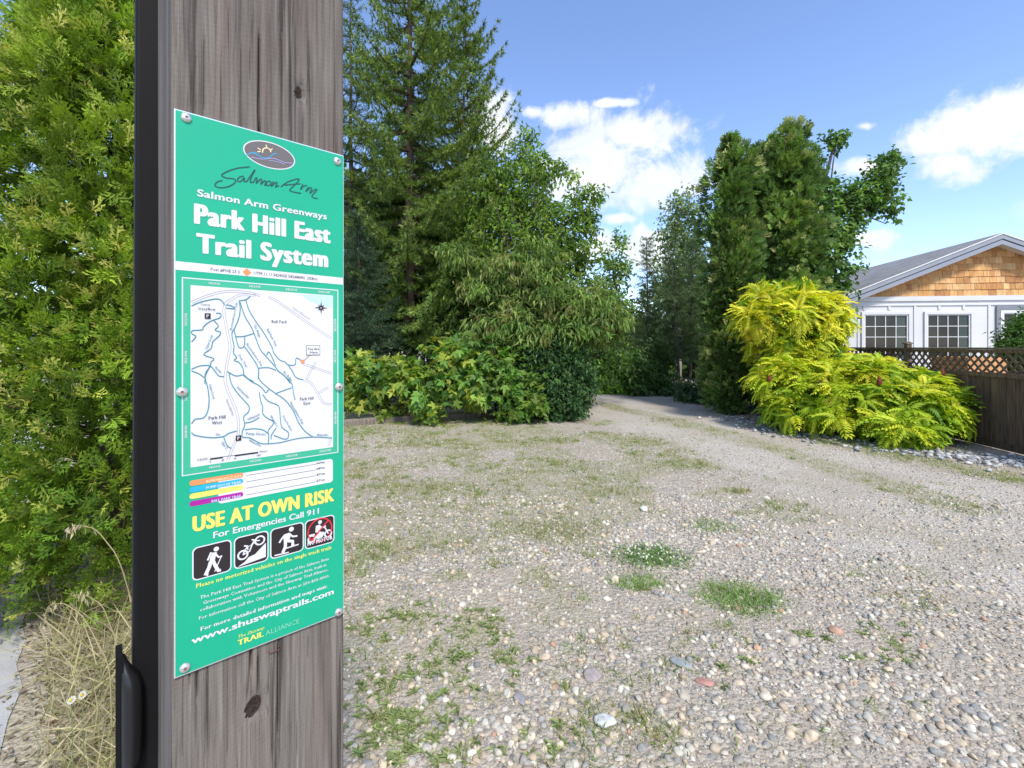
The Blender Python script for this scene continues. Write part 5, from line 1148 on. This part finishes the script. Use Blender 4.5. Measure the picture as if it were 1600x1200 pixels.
class Ink:
    """flat print built up in thin layers; every piece a hair above the one before"""
    def __init__(s, layer): s.a = Acc(); s.y = -LAY * layer; s.k = 0
    def poly(s, pts):
        n = len(pts); y = s.y - s.k * 4e-6; s.k += 1; c = np.mean(pts, 0)
        s.a.add([(p[0], y, p[1]) for p in pts] + [(c[0], y, c[1])], [(n, i, (i + 1) % n) for i in range(n)]); return s
    def rect(s, x0, z0, x1, z1, r=0.0):
        if r <= 0: return s.poly([(x0, z0), (x1, z0), (x1, z1), (x0, z1)])
        p = []
        for cx, cz, a0 in ((x1 - r, z0 + r, -90), (x1 - r, z1 - r, 0), (x0 + r, z1 - r, 90), (x0 + r, z0 + r, 180)): p += [(cx + r * math.cos(R(a0 + q)), cz + r * math.sin(R(a0 + q))) for q in (0, 22, 45, 68, 90)]
        return s.poly(p)
    def disc(s, cx, cz, rx, rz=None, n=28): rz = rz or rx; return s.poly([(cx + rx * math.cos(i * 6.2832 / n), cz + rz * math.sin(i * 6.2832 / n)) for i in range(n)])
    def line(s, pts, w_, closed=False):
        P_ = np.array(pts, float); 
        if closed: P_ = np.vstack([P_, P_[:1]])
        n = len(P_); t = nz(np.gradient(P_, axis=0)) if n > 2 else nz(np.tile(P_[1] - P_[0], (2, 1))); nn = np.c_[-t[:, 1], t[:, 0]]
        ww = np.broadcast_to(np.asarray(w_, float), (n,))[:, None] / 2; A_, B_ = P_ + nn * ww, P_ - nn * ww; y = s.y - s.k * 4e-6; s.k += 1
        V = [(p[0], y, p[1]) for p in A_] + [(p[0], y, p[1]) for p in B_]; s.a.add(V, None, [(i, n + i, n + i + 1, i + 1) for i in range(n - 1)]); return s
    def ring(s, cx, cz, r, w_, n=26): return s.line([(cx + r * math.cos(i * 6.2832 / n), cz + r * math.sin(i * 6.2832 / n)) for i in range(n + 1)], w_)
    def done(s, name, mat, parent=None): return s.a.build(name, K[mat], parent or sign)
def smooth_line(pts, k=4):
    P_ = [np.array(p, float) for p in pts]; P_ = [2 * P_[0] - P_[1]] + P_ + [2 * P_[-1] - P_[-2]]; out = []
    for i in range(1, len(P_) - 2):
        for j in range(k):
            t = j / k; a, b, c, d = P_[i - 1], P_[i], P_[i + 1], P_[i + 2]; out.append(.5 * (2 * b + (c - a) * t + (2 * a - 5 * b + 4 * c - d) * t * t + (3 * b - a - 3 * c + d) * t ** 3))
    return out + [P_[-2]]
_tc = {}
def glyphs(body, bold, sp=1.0, res=4):
    key = (body, sp)
    if key not in _tc:
        cu = bpy.data.curves.new('text', 'FONT'); cu.body = body; cu.size = 1.0; cu.space_character = sp; cu.resolution_u = res
        ob = bpy.data.objects.new('text', cu); COL.objects.link(ob); dg_ = bpy.context.evaluated_depsgraph_get(); me = bpy.data.meshes.new_from_object(ob.evaluated_get(dg_))
        V = np.array([v.co[:] for v in me.vertices]).reshape(-1, 3); T = [list(p.vertices) for p in me.polygons]
        bpy.data.objects.remove(ob); bpy.data.curves.remove(cu); bpy.data.meshes.remove(me); _tc[key] = (V, T)
    return _tc[key]
def text(body, A_, B_, cap, mat, bold=0.0, layer=4, sp=1.0, shear=0.0, parent=None, horiz=True):
    """lettering from photo pixel A_ to B_ along its baseline, capitals 'cap' photo pixels high at its left end"""
    V, T = glyphs(body, bold, sp, 4 if cap > 9 else 1); a_, b_ = sg(*A_), sg(*B_)
    if horiz: m_ = (a_[1] + b_[1]) / 2; a_[1] = b_[1] = m_
    L_ = np.linalg.norm(b_ - a_); d = (b_ - a_) / L_; n_ = np.array([-d[1], d[0]]); ch = abs(sg(A_[0], A_[1] - cap)[1] - sg(*A_)[1])
    x0, x1 = V[:, 0].min(), V[:, 0].max(); X = (V[:, 0] - x0) / (x1 - x0) * L_; Y = V[:, 1] / .73 * ch; X = X + shear * Y
    P_ = a_[None] + X[:, None] * d + Y[:, None] * n_; o = Acc(); bw = bold * ch * 1.35     # bold: the strokes thickened by shifted copies
    T3_, T4_ = [f for f in T if len(f) == 3], [f for f in T if len(f) == 4]
    sh_ = [(0, 0)] if bold <= 0 else ([(-1, 0), (1, 0)] if cap <= 9 else [(-1, -.55), (1, -.55), (-1, .55), (1, .55), (0, 0), (-1.3, 0), (1.3, 0)])
    for q_, (u_, v_) in enumerate(sh_):
        PP = P_ + d * u_ * bw + n_ * v_ * bw; o.add(np.c_[PP[:, 0], np.full(len(PP), -LAY * layer - q_ * 3e-6), PP[:, 1]], T3_, T4_)
    return o.build('lettering', K[mat], parent or sign)
z2 = lambda x, y: (260 + x / 4.0, 160 + y / 4.0); z3 = lambda x, y: (270 + x / 5.714, 420 + y / 5.714); z4 = lambda x, y: (270 + x / 5.714, 560 + y / 5.714)
z5 = lambda x, y: (260 + x / 5.455, 700 + y / 5.455); z6 = lambda x, y: (260 + x / 4.286, 860 + y / 4.286)
S2 = lambda x, y: sg(*z2(x, y)); S3 = lambda x, y: sg(*z3(x, y)); S4 = lambda x, y: sg(*z4(x, y)); S5 = lambda x, y: sg(*z5(x, y))
def px_m(px): return (AX[1] + sg(px, 542)[0] * DX[1]) / F      # metres to a photo pixel, upright, at that column
# town emblem
c = S2(647, 330); ew = (S2(808, 330)[0] - S2(484, 330)[0]) / 2; eh = 20.5 * px_m(421)
Ink(1).disc(c[0], c[1], ew, eh, 40).done('emblem_border', 'white'); em = Ink(2).disc(c[0], c[1], ew - .0012, eh - .0012, 40).done('emblem', 'grey')
i1 = Ink(3); i1.line(smooth_line([S2(500, 332), S2(530, 315), S2(560, 325), S2(600, 345), S2(640, 345), S2(665, 325), S2(690, 320)]), .0008); i1.line(smooth_line([S2(520, 320), S2(550, 312), S2(580, 322)]), .0006); i1.done('emblem_wave', 'blue', em)
i1 = Ink(3); i1.line(smooth_line([S2(530, 342), S2(600, 355), S2(670, 350), S2(740, 375), S2(790, 380)]), .0007); i1.line(smooth_line([S2(640, 362), S2(700, 372), S2(740, 388)]), .0006); i1.done('emblem_wave', 'lav', em)
i1 = Ink(4); i1.line(smooth_line([S2(600, 315), S2(605, 292), S2(628, 285), S2(648, 298), S2(652, 312)]), .0012)
for p, q in (((570, 285), (590, 298)), ((622, 265), (626, 280)), ((662, 290), (650, 300)), ((568, 308), (590, 308))): i1.line([S2(*p), S2(*q)], .0011)
i1.done('emblem_sun', 'cream', em)
i1 = Ink(3)
for st_ in ([(520, 403), (450, 410), (385, 430), (345, 455), (375, 472), (422, 478), (430, 500), (390, 525), (335, 533), (303, 520), (318, 497), (350, 488)], [(482, 460), (455, 468), (443, 488), (462, 495), (488, 470), (484, 494), (502, 494)],
            [(502, 494), (545, 432), (552, 424), (532, 465), (524, 498), (540, 500)], [(540, 502), (560, 472), (567, 478), (560, 506), (586, 481), (596, 485), (590, 512), (612, 490), (622, 495), (614, 518), (626, 514)],
            [(642, 490), (624, 503), (634, 520), (655, 507), (644, 490)], [(668, 494), (655, 526), (682, 500), (692, 505), (681, 529), (704, 520)], [(715, 528), (762, 495), (830, 478), (800, 518), (770, 548), (800, 561), (842, 568)], [(738, 517), (790, 512), (838, 508)],
            [(852, 510), (838, 545), (856, 524), (878, 519)], [(888, 528), (870, 558), (898, 534), (908, 540), (895, 568), (928, 545), (940, 549), (908, 588), (945, 602)]):
    i1.line(smooth_line([S2(*p) for p in st_]), .0013)
i1.done('script_lettering', 'slate')
# heading
text('Salmon Arm Greenways', z2(195, 580), z2(1000, 737), 11.5, 'white', .028, sp=1.05)
text('Park Hill East', z2(183, 752), z2(1018, 880), 31.5, 'white', .043, sp=1.13)
text('Trail System', z2(197, 937), z2(1003, 1028), 31, 'white', .043, sp=1.13)
y0, y1 = sg(272, 421)[1], sg(272, 407.6)[1]; Ink(1).rect(e, y0, W_ - e, y1).done('white_band', 'white')
text('Post #PHE 23 S', z2(277, 1053), z2(458, 1068), 5, 'dark'); text('UTM 11 U 342405E 5824884N  (358m)', z2(545, 1076), z2(943, 1112), 5, 'dark')
c = S2(503, 1062); q = 6.4 * px_m(385); Ink(2).poly([(c[0] - q, c[1]), (c[0], c[1] - q), (c[0] + q, c[1]), (c[0], c[1] + q)]).done('diamond', 'orange')
# map panel
bl, br_ = sg(*z3(80, 71)), sg(*z5(1465, 41)); bx0, bz1, bx1, bz0 = bl[0], (bl[1] + sg(*z3(1475, 190))[1]) / 2, br_[0], (br_[1] + sg(*z5(145, 236))[1]) / 2
Ink(1).rect(bx0, bz0, bx1, bz1).done('map_border', 'white'); q = .0011; Ink(2).rect(bx0 + q, bz0 + q, bx1 - q, bz1 - q).done('map_margin', 'green2')
ma, mb = sg(*z3(158, 143)), sg(*z4(1430, 793)); mx0, mz1, mx1, mz0 = ma[0], (ma[1] + sg(*z3(1425, 241))[1]) / 2, mb[0], (mb[1] + sg(*z4(163, 970))[1]) / 2
mp_ = Ink(3).rect(mx0, mz0, mx1, mz1).done('map', 'white')
def inmap(pts): return [(min(max(p[0], mx0 + .0003), mx1 - .0003), min(max(p[1], mz0 + .0003), mz1 - .0003)) for p in pts]
Ink(4).poly(inmap([S3(1130, 226), S3(1220, 290), S3(1300, 320), S3(1425, 352), S3(1425, 241)])).done('map_water', 'water', mp_)
roads = [[(3, 165, 300), (3, 330, 235), (3, 500, 200), (3, 690, 215), (3, 780, 240)], [(3, 850, 255), (3, 930, 290), (3, 1200, 480), (3, 1420, 625)],
         [(3, 740, 235), (3, 600, 235), (3, 530, 270), (3, 470, 310), (3, 455, 380), (3, 470, 480), (3, 490, 580), (3, 510, 690), (3, 500, 760), (3, 480, 860), (4, 475, 100), (4, 465, 180), (4, 480, 260), (4, 530, 380), (4, 570, 480), (4, 585, 580), (4, 580, 690), (4, 540, 780), (4, 490, 910)],
         [(3, 1280, 825), (3, 1190, 985)], [(3, 1160, 850), (3, 1420, 935)], [(4, 1180, 190), (4, 1240, 230), (4, 1290, 310), (4, 1330, 380), (4, 1370, 405), (4, 1425, 408)], [(4, 1300, 310), (4, 1390, 255)], [(4, 1410, 710), (4, 1390, 785)]]
def mpt(p): return (S3 if p[0] == 3 else S4)(p[1], p[2])
for rd in roads:
    pts = inmap(smooth_line([mpt(p) for p in rd]) if len(rd) > 2 else [mpt(p) for p in rd]); P_ = np.array(pts); t_ = nz(np.gradient(P_, axis=0)) if len(P_) > 2 else nz(np.tile(P_[1] - P_[0], (2, 1))); nn = np.c_[-t_[:, 1], t_[:, 0]] * .0011
    i1 = Ink(5); i1.line(inmap(P_ + nn), .00042); i1.line(inmap(P_ - nn), .00042); i1.done('map_road', 'road', mp_)
T3 = ["165,330 250,295 380,268 430,280 460,320", "385,395 425,400 420,435 350,460 300,490 270,520 260,545 175,550 170,580 205,600 190,625 166,650", "365,460 405,510 375,545 425,565 410,600 355,650 340,710 275,765 365,800 340,830 330,870 290,950 285,1025",
      "165,895 240,865 330,865 380,920 410,955 455,960", "165,910 230,935 280,970", "590,285 650,275 690,245", "590,285 600,350 590,430 555,520 525,580 545,690 540,750 570,790 545,815 590,835 625,890 630,945",
      "650,280 680,370 740,470 810,570 880,690 900,750 950,810 1000,830 1025,855 1090,855 1100,795 1155,825", "600,300 640,420 700,520 740,620 780,720 830,780 910,870 940,910 1000,960 1045,1020", "555,605 640,600 720,575",
      "640,605 635,690 590,700 560,610 545,540", "640,695 700,780 750,860 765,920 760,980", "765,885 850,880 920,905", "835,770 855,740 890,800 915,865", "1030,860 1070,920 1100,970 1165,990", "485,915 560,955 630,945 670,980 720,1005", "475,320 520,330 550,355 475,350"]
T4 = ["330,70 285,150 310,260 322,370 310,470 270,530 200,540 166,580", "500,130 520,220 570,300 640,380 680,430 670,480 630,520 640,590 620,650 620,700 680,705 730,730 800,760 950,750 1100,715 1250,700 1420,708", "630,150 700,205 760,235 800,270 830,305 860,275 920,315 1000,370 1070,460 1120,570 1180,650 1250,700",
      "765,90 765,170 800,220 860,270", "930,105 1000,160 1060,225 1075,310 1090,370", "920,310 1000,280 1060,260", "770,300 780,370 800,430 800,490 840,530 900,570 850,640 855,690 850,755", "800,320 850,380 940,420 955,500 970,610 1030,660 1010,720 900,685", "645,575 710,560 770,525", "640,635 720,625 800,635 850,670",
      "166,660 200,685 340,705 450,695 500,665 570,645", "450,695 480,770 515,800", "920,620 880,680 875,720"]
hl = Ink(6); tl_ = Ink(9)
for src, fn in ((T3, S3), (T4, S4)):
    for s_ in src:
        pts = inmap(smooth_line([fn(*map(float, q.split(','))) for q in s_.split()], 3)); hl.line(pts, .0013); tl_.line(pts, .00075)
hl.done('map_trail_halo', 'halo', mp_); tl_.done('map_trail', 'trail', mp_)
for body, fn, a_, b_, cap, mat in (('Currie', z3, (245, 335), (330, 320), 3.2, 'dark'), ('Overflow', z3, (222, 366), (380, 372), 4.2, 'dark'), ('Ball Park', z3, (880, 478), (1018, 487), 4.2, 'dark'), ('Outer Loop', z3, (305, 722), (355, 592), 3.6, 'trail'), ('Remembrance Day', z3, (524, 545), (575, 302), 3.2, 'trail'),
        ('The Ridge', z3, (718, 500), (768, 612), 3.6, 'trail'), ('Ball Park Trail', z3, (833, 540), (912, 688), 3.6, 'trail'), ('Remembrance Day', z3, (652, 672), (788, 868), 3.4, 'trail'), ('Deer Trail', z3, (582, 770), (648, 875), 3.4, 'trail'), ('Kickin', z3, (372, 882), (425, 932), 3.4, 'trail'), ('The Ridge', z3, (975, 918), (1055, 1002), 3.6, 'trail'),
        ('Canoe Beach Dr', z3, (1062, 348), (1222, 460), 3.2, 'road'), ('Outer Loop', z4, (318, 230), (358, 362), 3.6, 'trail'), ('Old Laundry', z4, (562, 258), (668, 355), 3.8, 'trail'), ('Park Hill', z4, (318, 542), (468, 534), 5.2, 'dark'), ('West', z4, (348, 586), (438, 581), 5.0, 'dark'), ('Park Hill', z4, (1132, 372), (1252, 366), 4.6, 'dark'), ('East', z4, (1165, 411), (1225, 408), 4.4, 'dark'),
        ('Remembrance Day', z4, (1042, 395), (1152, 585), 3.6, 'trail'), ('Whiplash', z4, (670, 552), (775, 504), 3.6, 'trail'), ('Pump House', z4, (652, 678), (825, 684), 4.0, 'trail'), ('Waterline', z4, (672, 735), (780, 785), 3.6, 'trail'), ('Waterline', z4, (1280, 690), (1385, 688), 3.4, 'trail'), ('Vye', z4, (378, 685), (422, 684), 3.6, 'trail'), ('Vye 2', z4, (428, 750), (472, 808), 3.6, 'trail'),
        ('Whiplash 2', z4, (862, 510), (925, 610), 3.2, 'trail'), ('Pony Pockets', z4, (975, 515), (1050, 645), 3.2, 'trail'), ('Park Hill Rd', z4, (470, 370), (525, 505), 3.4, 'road'), ('1:4,500', z4, (220, 912), (308, 902), 3.4, 'dark'), ('Meters', z4, (775, 838), (842, 830), 2.8, 'dark'), ('0', z4, (325, 928), (340, 926), 3, 'dark'), ('45', z4, (432, 914), (456, 911), 3, 'dark'), ('90', z4, (542, 900), (566, 897), 3, 'dark'), ('180', z4, (748, 873), (782, 868), 3, 'dark')):
    text(body, fn(*a_), fn(*b_), cap, mat, .012, 12, parent=mp_, horiz=(mat == 'dark'))
i1 = Ink(7); p0, p1 = S4(330, 895), S4(760, 842); zz = (p0[1] + p1[1]) / 2; i1.line([(p0[0], zz), (S4(445, 880)[0], zz)], .0017); i1.line([(S4(552, 867)[0], zz), (p1[0], zz)], .0017); i1.line([(S4(445, 880)[0], zz + .0006), (S4(552, 867)[0], zz + .0006)], .0004); i1.done('scale_bar', 'dark', mp_)
for fn, cx, cy, h in ((S3, 310, 422, 4.3), (S4, 585, 710, 4.3)):
    c = fn(cx, cy); q = h * px_m(320); Ink(10).rect(c[0] - q * .9, c[1] - q, c[0] + q * .9, c[1] + q).done('parking_symbol', 'dark', mp_)
    zf = z3 if fn is S3 else z4; text('P', zf(cx - 10, cy + 13), zf(cx + 12, cy + 13), 5, 'white', .02, 12, parent=mp_)
i1 = Ink(10); A_, B_ = S3(1188, 770), S3(1312, 690); i1.rect(A_[0], A_[1], B_[0], B_[1] + .001); i1.done('callout_border', 'dark', mp_); Ink(11).rect(A_[0] + .0005, A_[1] + .0005, B_[0] - .0005, B_[1] + .0005).done('callout', 'white', mp_)
text('You Are', z3(1200, 723), z3(1302, 728), 4.0, 'dark', .02, 13, parent=mp_); text('Here', z3(1222, 754), z3(1290, 758), 4.0, 'dark', .02, 13, parent=mp_)
i1 = Ink(10); i1.line([S3(1218, 772), S3(1165, 822)], .0005); i1.done('callout_line', 'dark', mp_); c = S3(1157, 826); Ink(11).disc(c[0], c[1], .0024, None, 8).done('location_mark', 'orange', mp_)
c = S3(1322, 348); i1 = Ink(8)
for k in range(8):
    t_ = k * math.pi / 4; l = (.0088 if k % 2 == 0 else .0055); d = np.array((math.cos(t_), math.sin(t_))); n_ = np.array((-d[1], d[0])); i1.poly([tuple(c + n_ * .0011 + d * .001), tuple(c - n_ * .0011 + d * .001), tuple(c + d * l)])
i1.done('compass_rose', 'dark', mp_)
for fn, cx, cy, b_ in ((z3, 370, 141, '342050E'), (z3, 730, 168, '342200E'), (z3, 1058, 196, '342350E'), (z3, 1350, 218, '342500E'), (z4, 375, 976, '342050E'), (z4, 737, 922, '342200E'), (z4, 1062, 877, '342350E'), (z4, 1360, 832, '342500E')): text(b_, fn(cx - 52, cy), fn(cx + 52, cy), 3.6, 'white', .015, 5)
for fn, cx, cy, b_ in ((z3, 128, 455, '5825250N'), (z3, 128, 790, '5825100N'), (z4, 128, 320, '5824950N'), (z4, 128, 655, '5824800N'), (z3, 1457, 505, '5825250N'), (z3, 1457, 782, '5825100N'), (z4, 1460, 530, '5824800N')): text(b_, fn(cx, cy + 55), fn(cx, cy - 55), 3.6, 'white', .015, 5, horiz=False)
# legend
q0, q1 = sg(341, 0)[0], sg(520, 0)[0]; zt_ = sg(520, 716.5)[1]; zb2 = sg(519, 753)[1]; Ink(1).rect(q0, zb2, q1, zt_, .0035).done('legend_panel', 'white')
for (cl, yl, yr, nm, body, ink_) in (('orange', 295, 236, 'REMEMBRANCE DAY', 1, 'cream'), ('blue', 350, 288, 'PUMP HOUSE TRAIL', 1, 'white'), ('yellow', 410, 338, '', 0, 'white'), ('purple', 470, 402, 'BALL PARK TRAIL', 1, 'water')):
    z_ = (S5(205, yl)[1] + S5(645, yr)[1]) / 2; h = 4.1 * px_m(330); Ink(2).rect(sg(296, 0)[0], z_ - h, sg(380, 0)[0], z_ + h, h * .95).done('legend_pill', cl)
    if body: A_ = z5(340 if 'PUMP' in nm or 'REM' in nm else 385, yl - (yl - yr) * .28 + 12); B_ = z5(640, yr + 16); text(nm, A_, B_, 4.4, ink_, .015, 4)
for k, nm in enumerate(('669m', '687m', '471m', '671m')):
    ya = (232, 287, 340, 398)[k]; yb2 = (140, 187, 238, 290)[k]; z_ = (S5(680, ya)[1] + S5(1275, yb2)[1]) / 2; i1 = Ink(2); i1.line([(S5(680, ya)[0], z_), (S5(1275, yb2)[0], z_)], .0005); i1.done('legend_rule', 'dark'); text(nm, z5(1278, yb2 - 2), z5(1348, yb2 - 12), 3.4, 'dark', .03, 4)
# warnings and small print
text('USE AT OWN RISK', z5(232, 703), z5(1422, 455), 24.5, 'yellow', .038, sp=1.09); text('For Emergencies Call 911', z5(400, 762), z5(1297, 562), 10.2, 'white', .02)
text('Please no motorized vehicles on the single track trails', z6(200, 248), z5(1405, 862), 7, 'lime', .02)
for b_, A_, B_ in (('The Park Hill East Trail System is a project of the Salmon Arm', (225, 320), (1085, 68)), ('Greenways Committee and the City of Salmon Arm, built in', (245, 358), (1070, 106)), ('collaboration with Volunteers and the Shuswap Trail Alliance.', (225, 402), (1083, 140)), ('For information call the City of Salmon Arm at 250-803-4000.', (218, 456), (1090, 184))): text(b_, z6(*A_), z6(*B_), 5.4, 'white', .008)
text('For more detailed information and maps visit:', z6(230, 530), z6(1075, 256), 6.6, 'white', .03); text('www.shuswaptrails.com', z6(170, 618), z6(1118, 297), 10.5, 'white', .035)
text('The Shuswap', z6(475, 586), z6(655, 528), 5.5, 'lime', 0, 4, shear=.3); text('TRAIL', z6(478, 633), z6(650, 577), 9, 'lime', .04); text('ALLIANCE', z6(662, 566), z6(890, 488), 8, 'pale', .0)
# four pictogram tiles
IC = [(300.3, 361.7, 907.5, 856), (365.4, 419.5, 890, 842), (422.2, 474.5, 874.5, 826.5), (476.3, 522.5, 860, 813.5)]
iz0 = np.mean([sg(a_ + 1, c_)[1] for a_, b_, c_, d_ in IC]); iz1 = np.mean([sg(a_ + 1, d_)[1] for a_, b_, c_, d_ in IC])
for k, (a_, b_, _, _) in enumerate(IC):
    x0, x1 = sg(a_, 0)[0], sg(b_, 0)[0]; w_ = x1 - x0; h = iz1 - iz0; Ink(1).rect(x0, iz0, x1, iz1, .005).done('tile_border', 'white'); tile = Ink(2).rect(x0 + .0012, iz0 + .0012, x1 - .0012, iz1 - .0012, .0042).done('tile', 'dark')
    U = lambda x, y: (x0 + w_ * x, iz0 + h * y); i1 = Ink(3); L_ = lambda pts, t_: i1.line([U(*p) for p in pts], t_ * w_)
    if k == 0:
        i1.disc(*U(.60, .80), .07 * w_); i1.poly([U(*p) for p in ((.50, .72), (.62, .70), (.58, .56), (.56, .44), (.42, .42), (.44, .58))]); L_([(.47, .74), (.38, .52)], .05)
        L_([(.46, .46), (.42, .30), (.33, .10), (.40, .09)], .10); L_([(.52, .46), (.58, .28), (.66, .11), (.72, .12)], .09); L_([(.58, .66), (.66, .53), (.75, .54)], .05); L_([(.74, .56), (.56, .12)], .025)
    elif k == 1:
        i1.poly([U(*p) for p in ((.10, .06), (.92, .14), (.92, .60), (.80, .50), (.60, .32), (.42, .28), (.30, .16))]); i1.ring(*U(.25, .40), .135 * w_, .05 * w_); i1.ring(*U(.74, .73), .135 * w_, .05 * w_)
        L_([(.25, .40), (.44, .46), (.50, .66), (.32, .56), (.25, .40)], .04); L_([(.44, .46), (.56, .76), (.74, .73)], .04); L_([(.50, .66), (.58, .70)], .04); L_([(.28, .68), (.40, .64)], .045); L_([(.34, .66), (.40, .52)], .035); L_([(.50, .82), (.60, .78)], .04)
    elif k == 2:
        i1.disc(*U(.62, .84), .075 * w_); i1.poly([U(*p) for p in ((.40, .72), (.56, .74), (.60, .62), (.54, .46), (.40, .46), (.38, .60))]); L_([(.42, .70), (.32, .58), (.26, .48)], .055); L_([(.56, .70), (.66, .58), (.80, .56)], .055)
        L_([(.44, .48), (.44, .30), (.36, .12)], .095); L_([(.50, .48), (.66, .42), (.66, .26)], .095); L_([(.12, .10), (.54, .08)], .04); L_([(.46, .24), (.84, .26)], .04)
    else:
        i1.disc(*U(.50, .84), .065 * w_); i1.poly([U(*p) for p in ((.36, .74), (.50, .76), (.54, .62), (.46, .50), (.34, .52))]); L_([(.48, .70), (.60, .62), (.70, .66)], .05); L_([(.40, .52), (.52, .46), (.52, .34)], .07); i1.ring(*U(.22, .32), .11 * w_, .055 * w_); i1.ring(*U(.78, .36), .115 * w_, .05 * w_)
        i1.poly([U(*p) for p in ((.30, .38), (.44, .44), (.60, .48), (.66, .42), (.58, .28), (.42, .26))]); L_([(.66, .62), (.78, .36)], .045); L_([(.14, .46), (.32, .46)], .05)
    i1.done('pictogram', 'white', tile)
    if k == 3:
        i2 = Ink(5); i2.ring(*U(.5, .56), .40 * w_, .045 * w_, 40); i2.line([U(.24, .30), U(.78, .84)], .05 * w_); i2.done('prohibition_ring', 'red', tile)
        A_, B_ = (480.5, 853.5), (519, 841.5); text('NO MOTOR', A_, B_, 7, 'white', .035, 7, parent=tile)
# pan-head screws
M['screw'] = plain('screw_steel', (.72, .70, .67), .32, .5, metal=.85); M['screw_recess'] = plain('screw_recess', (.22, .12, .11), .6, .3, metal=.4)
prof = [(.0, -.0030), (.0020, -.0029), (.0036, -.0024), (.0047, -.0014), (.0052, -.0002)]
for k, (px, py) in enumerate(((291, 184), (527, 252), (284, 612), (529, 604), (289, 1043), (529, 956))):
    c = sg(px, py); a = Acc(); n = 20; V = []; y_ = -LAY * 14 if k in (2, 3) else -LAY * 2
    for r_, d_ in prof[1:]: V += [(c[0] + r_ * math.cos(i * 6.2832 / n), y_ + d_, c[1] + r_ * math.sin(i * 6.2832 / n)) for i in range(n)]
    Q = [(j * n + i, j * n + (i + 1) % n, (j + 1) * n + (i + 1) % n, (j + 1) * n + i) for j in range(len(prof) - 2) for i in range(n)]
    V += [(c[0], y_ + prof[0][1], c[1])]; a.add(V, [(len(V) - 1, (i + 1) % n, i) for i in range(n)], Q); so = a.build('screw', M['screw'], sign, True)
    i1 = Acc(); q = .0013; ro_ = .3 + k; y2 = y_ - .00312; i1.add([(c[0] + q * 1.4 * math.cos(ro_ + j * 1.5708), y2, c[1] + q * 1.4 * math.sin(ro_ + j * 1.5708)) for j in range(4)], None, [(3, 2, 1, 0)]); i1.build('drive_recess', M['screw_recess'], so)
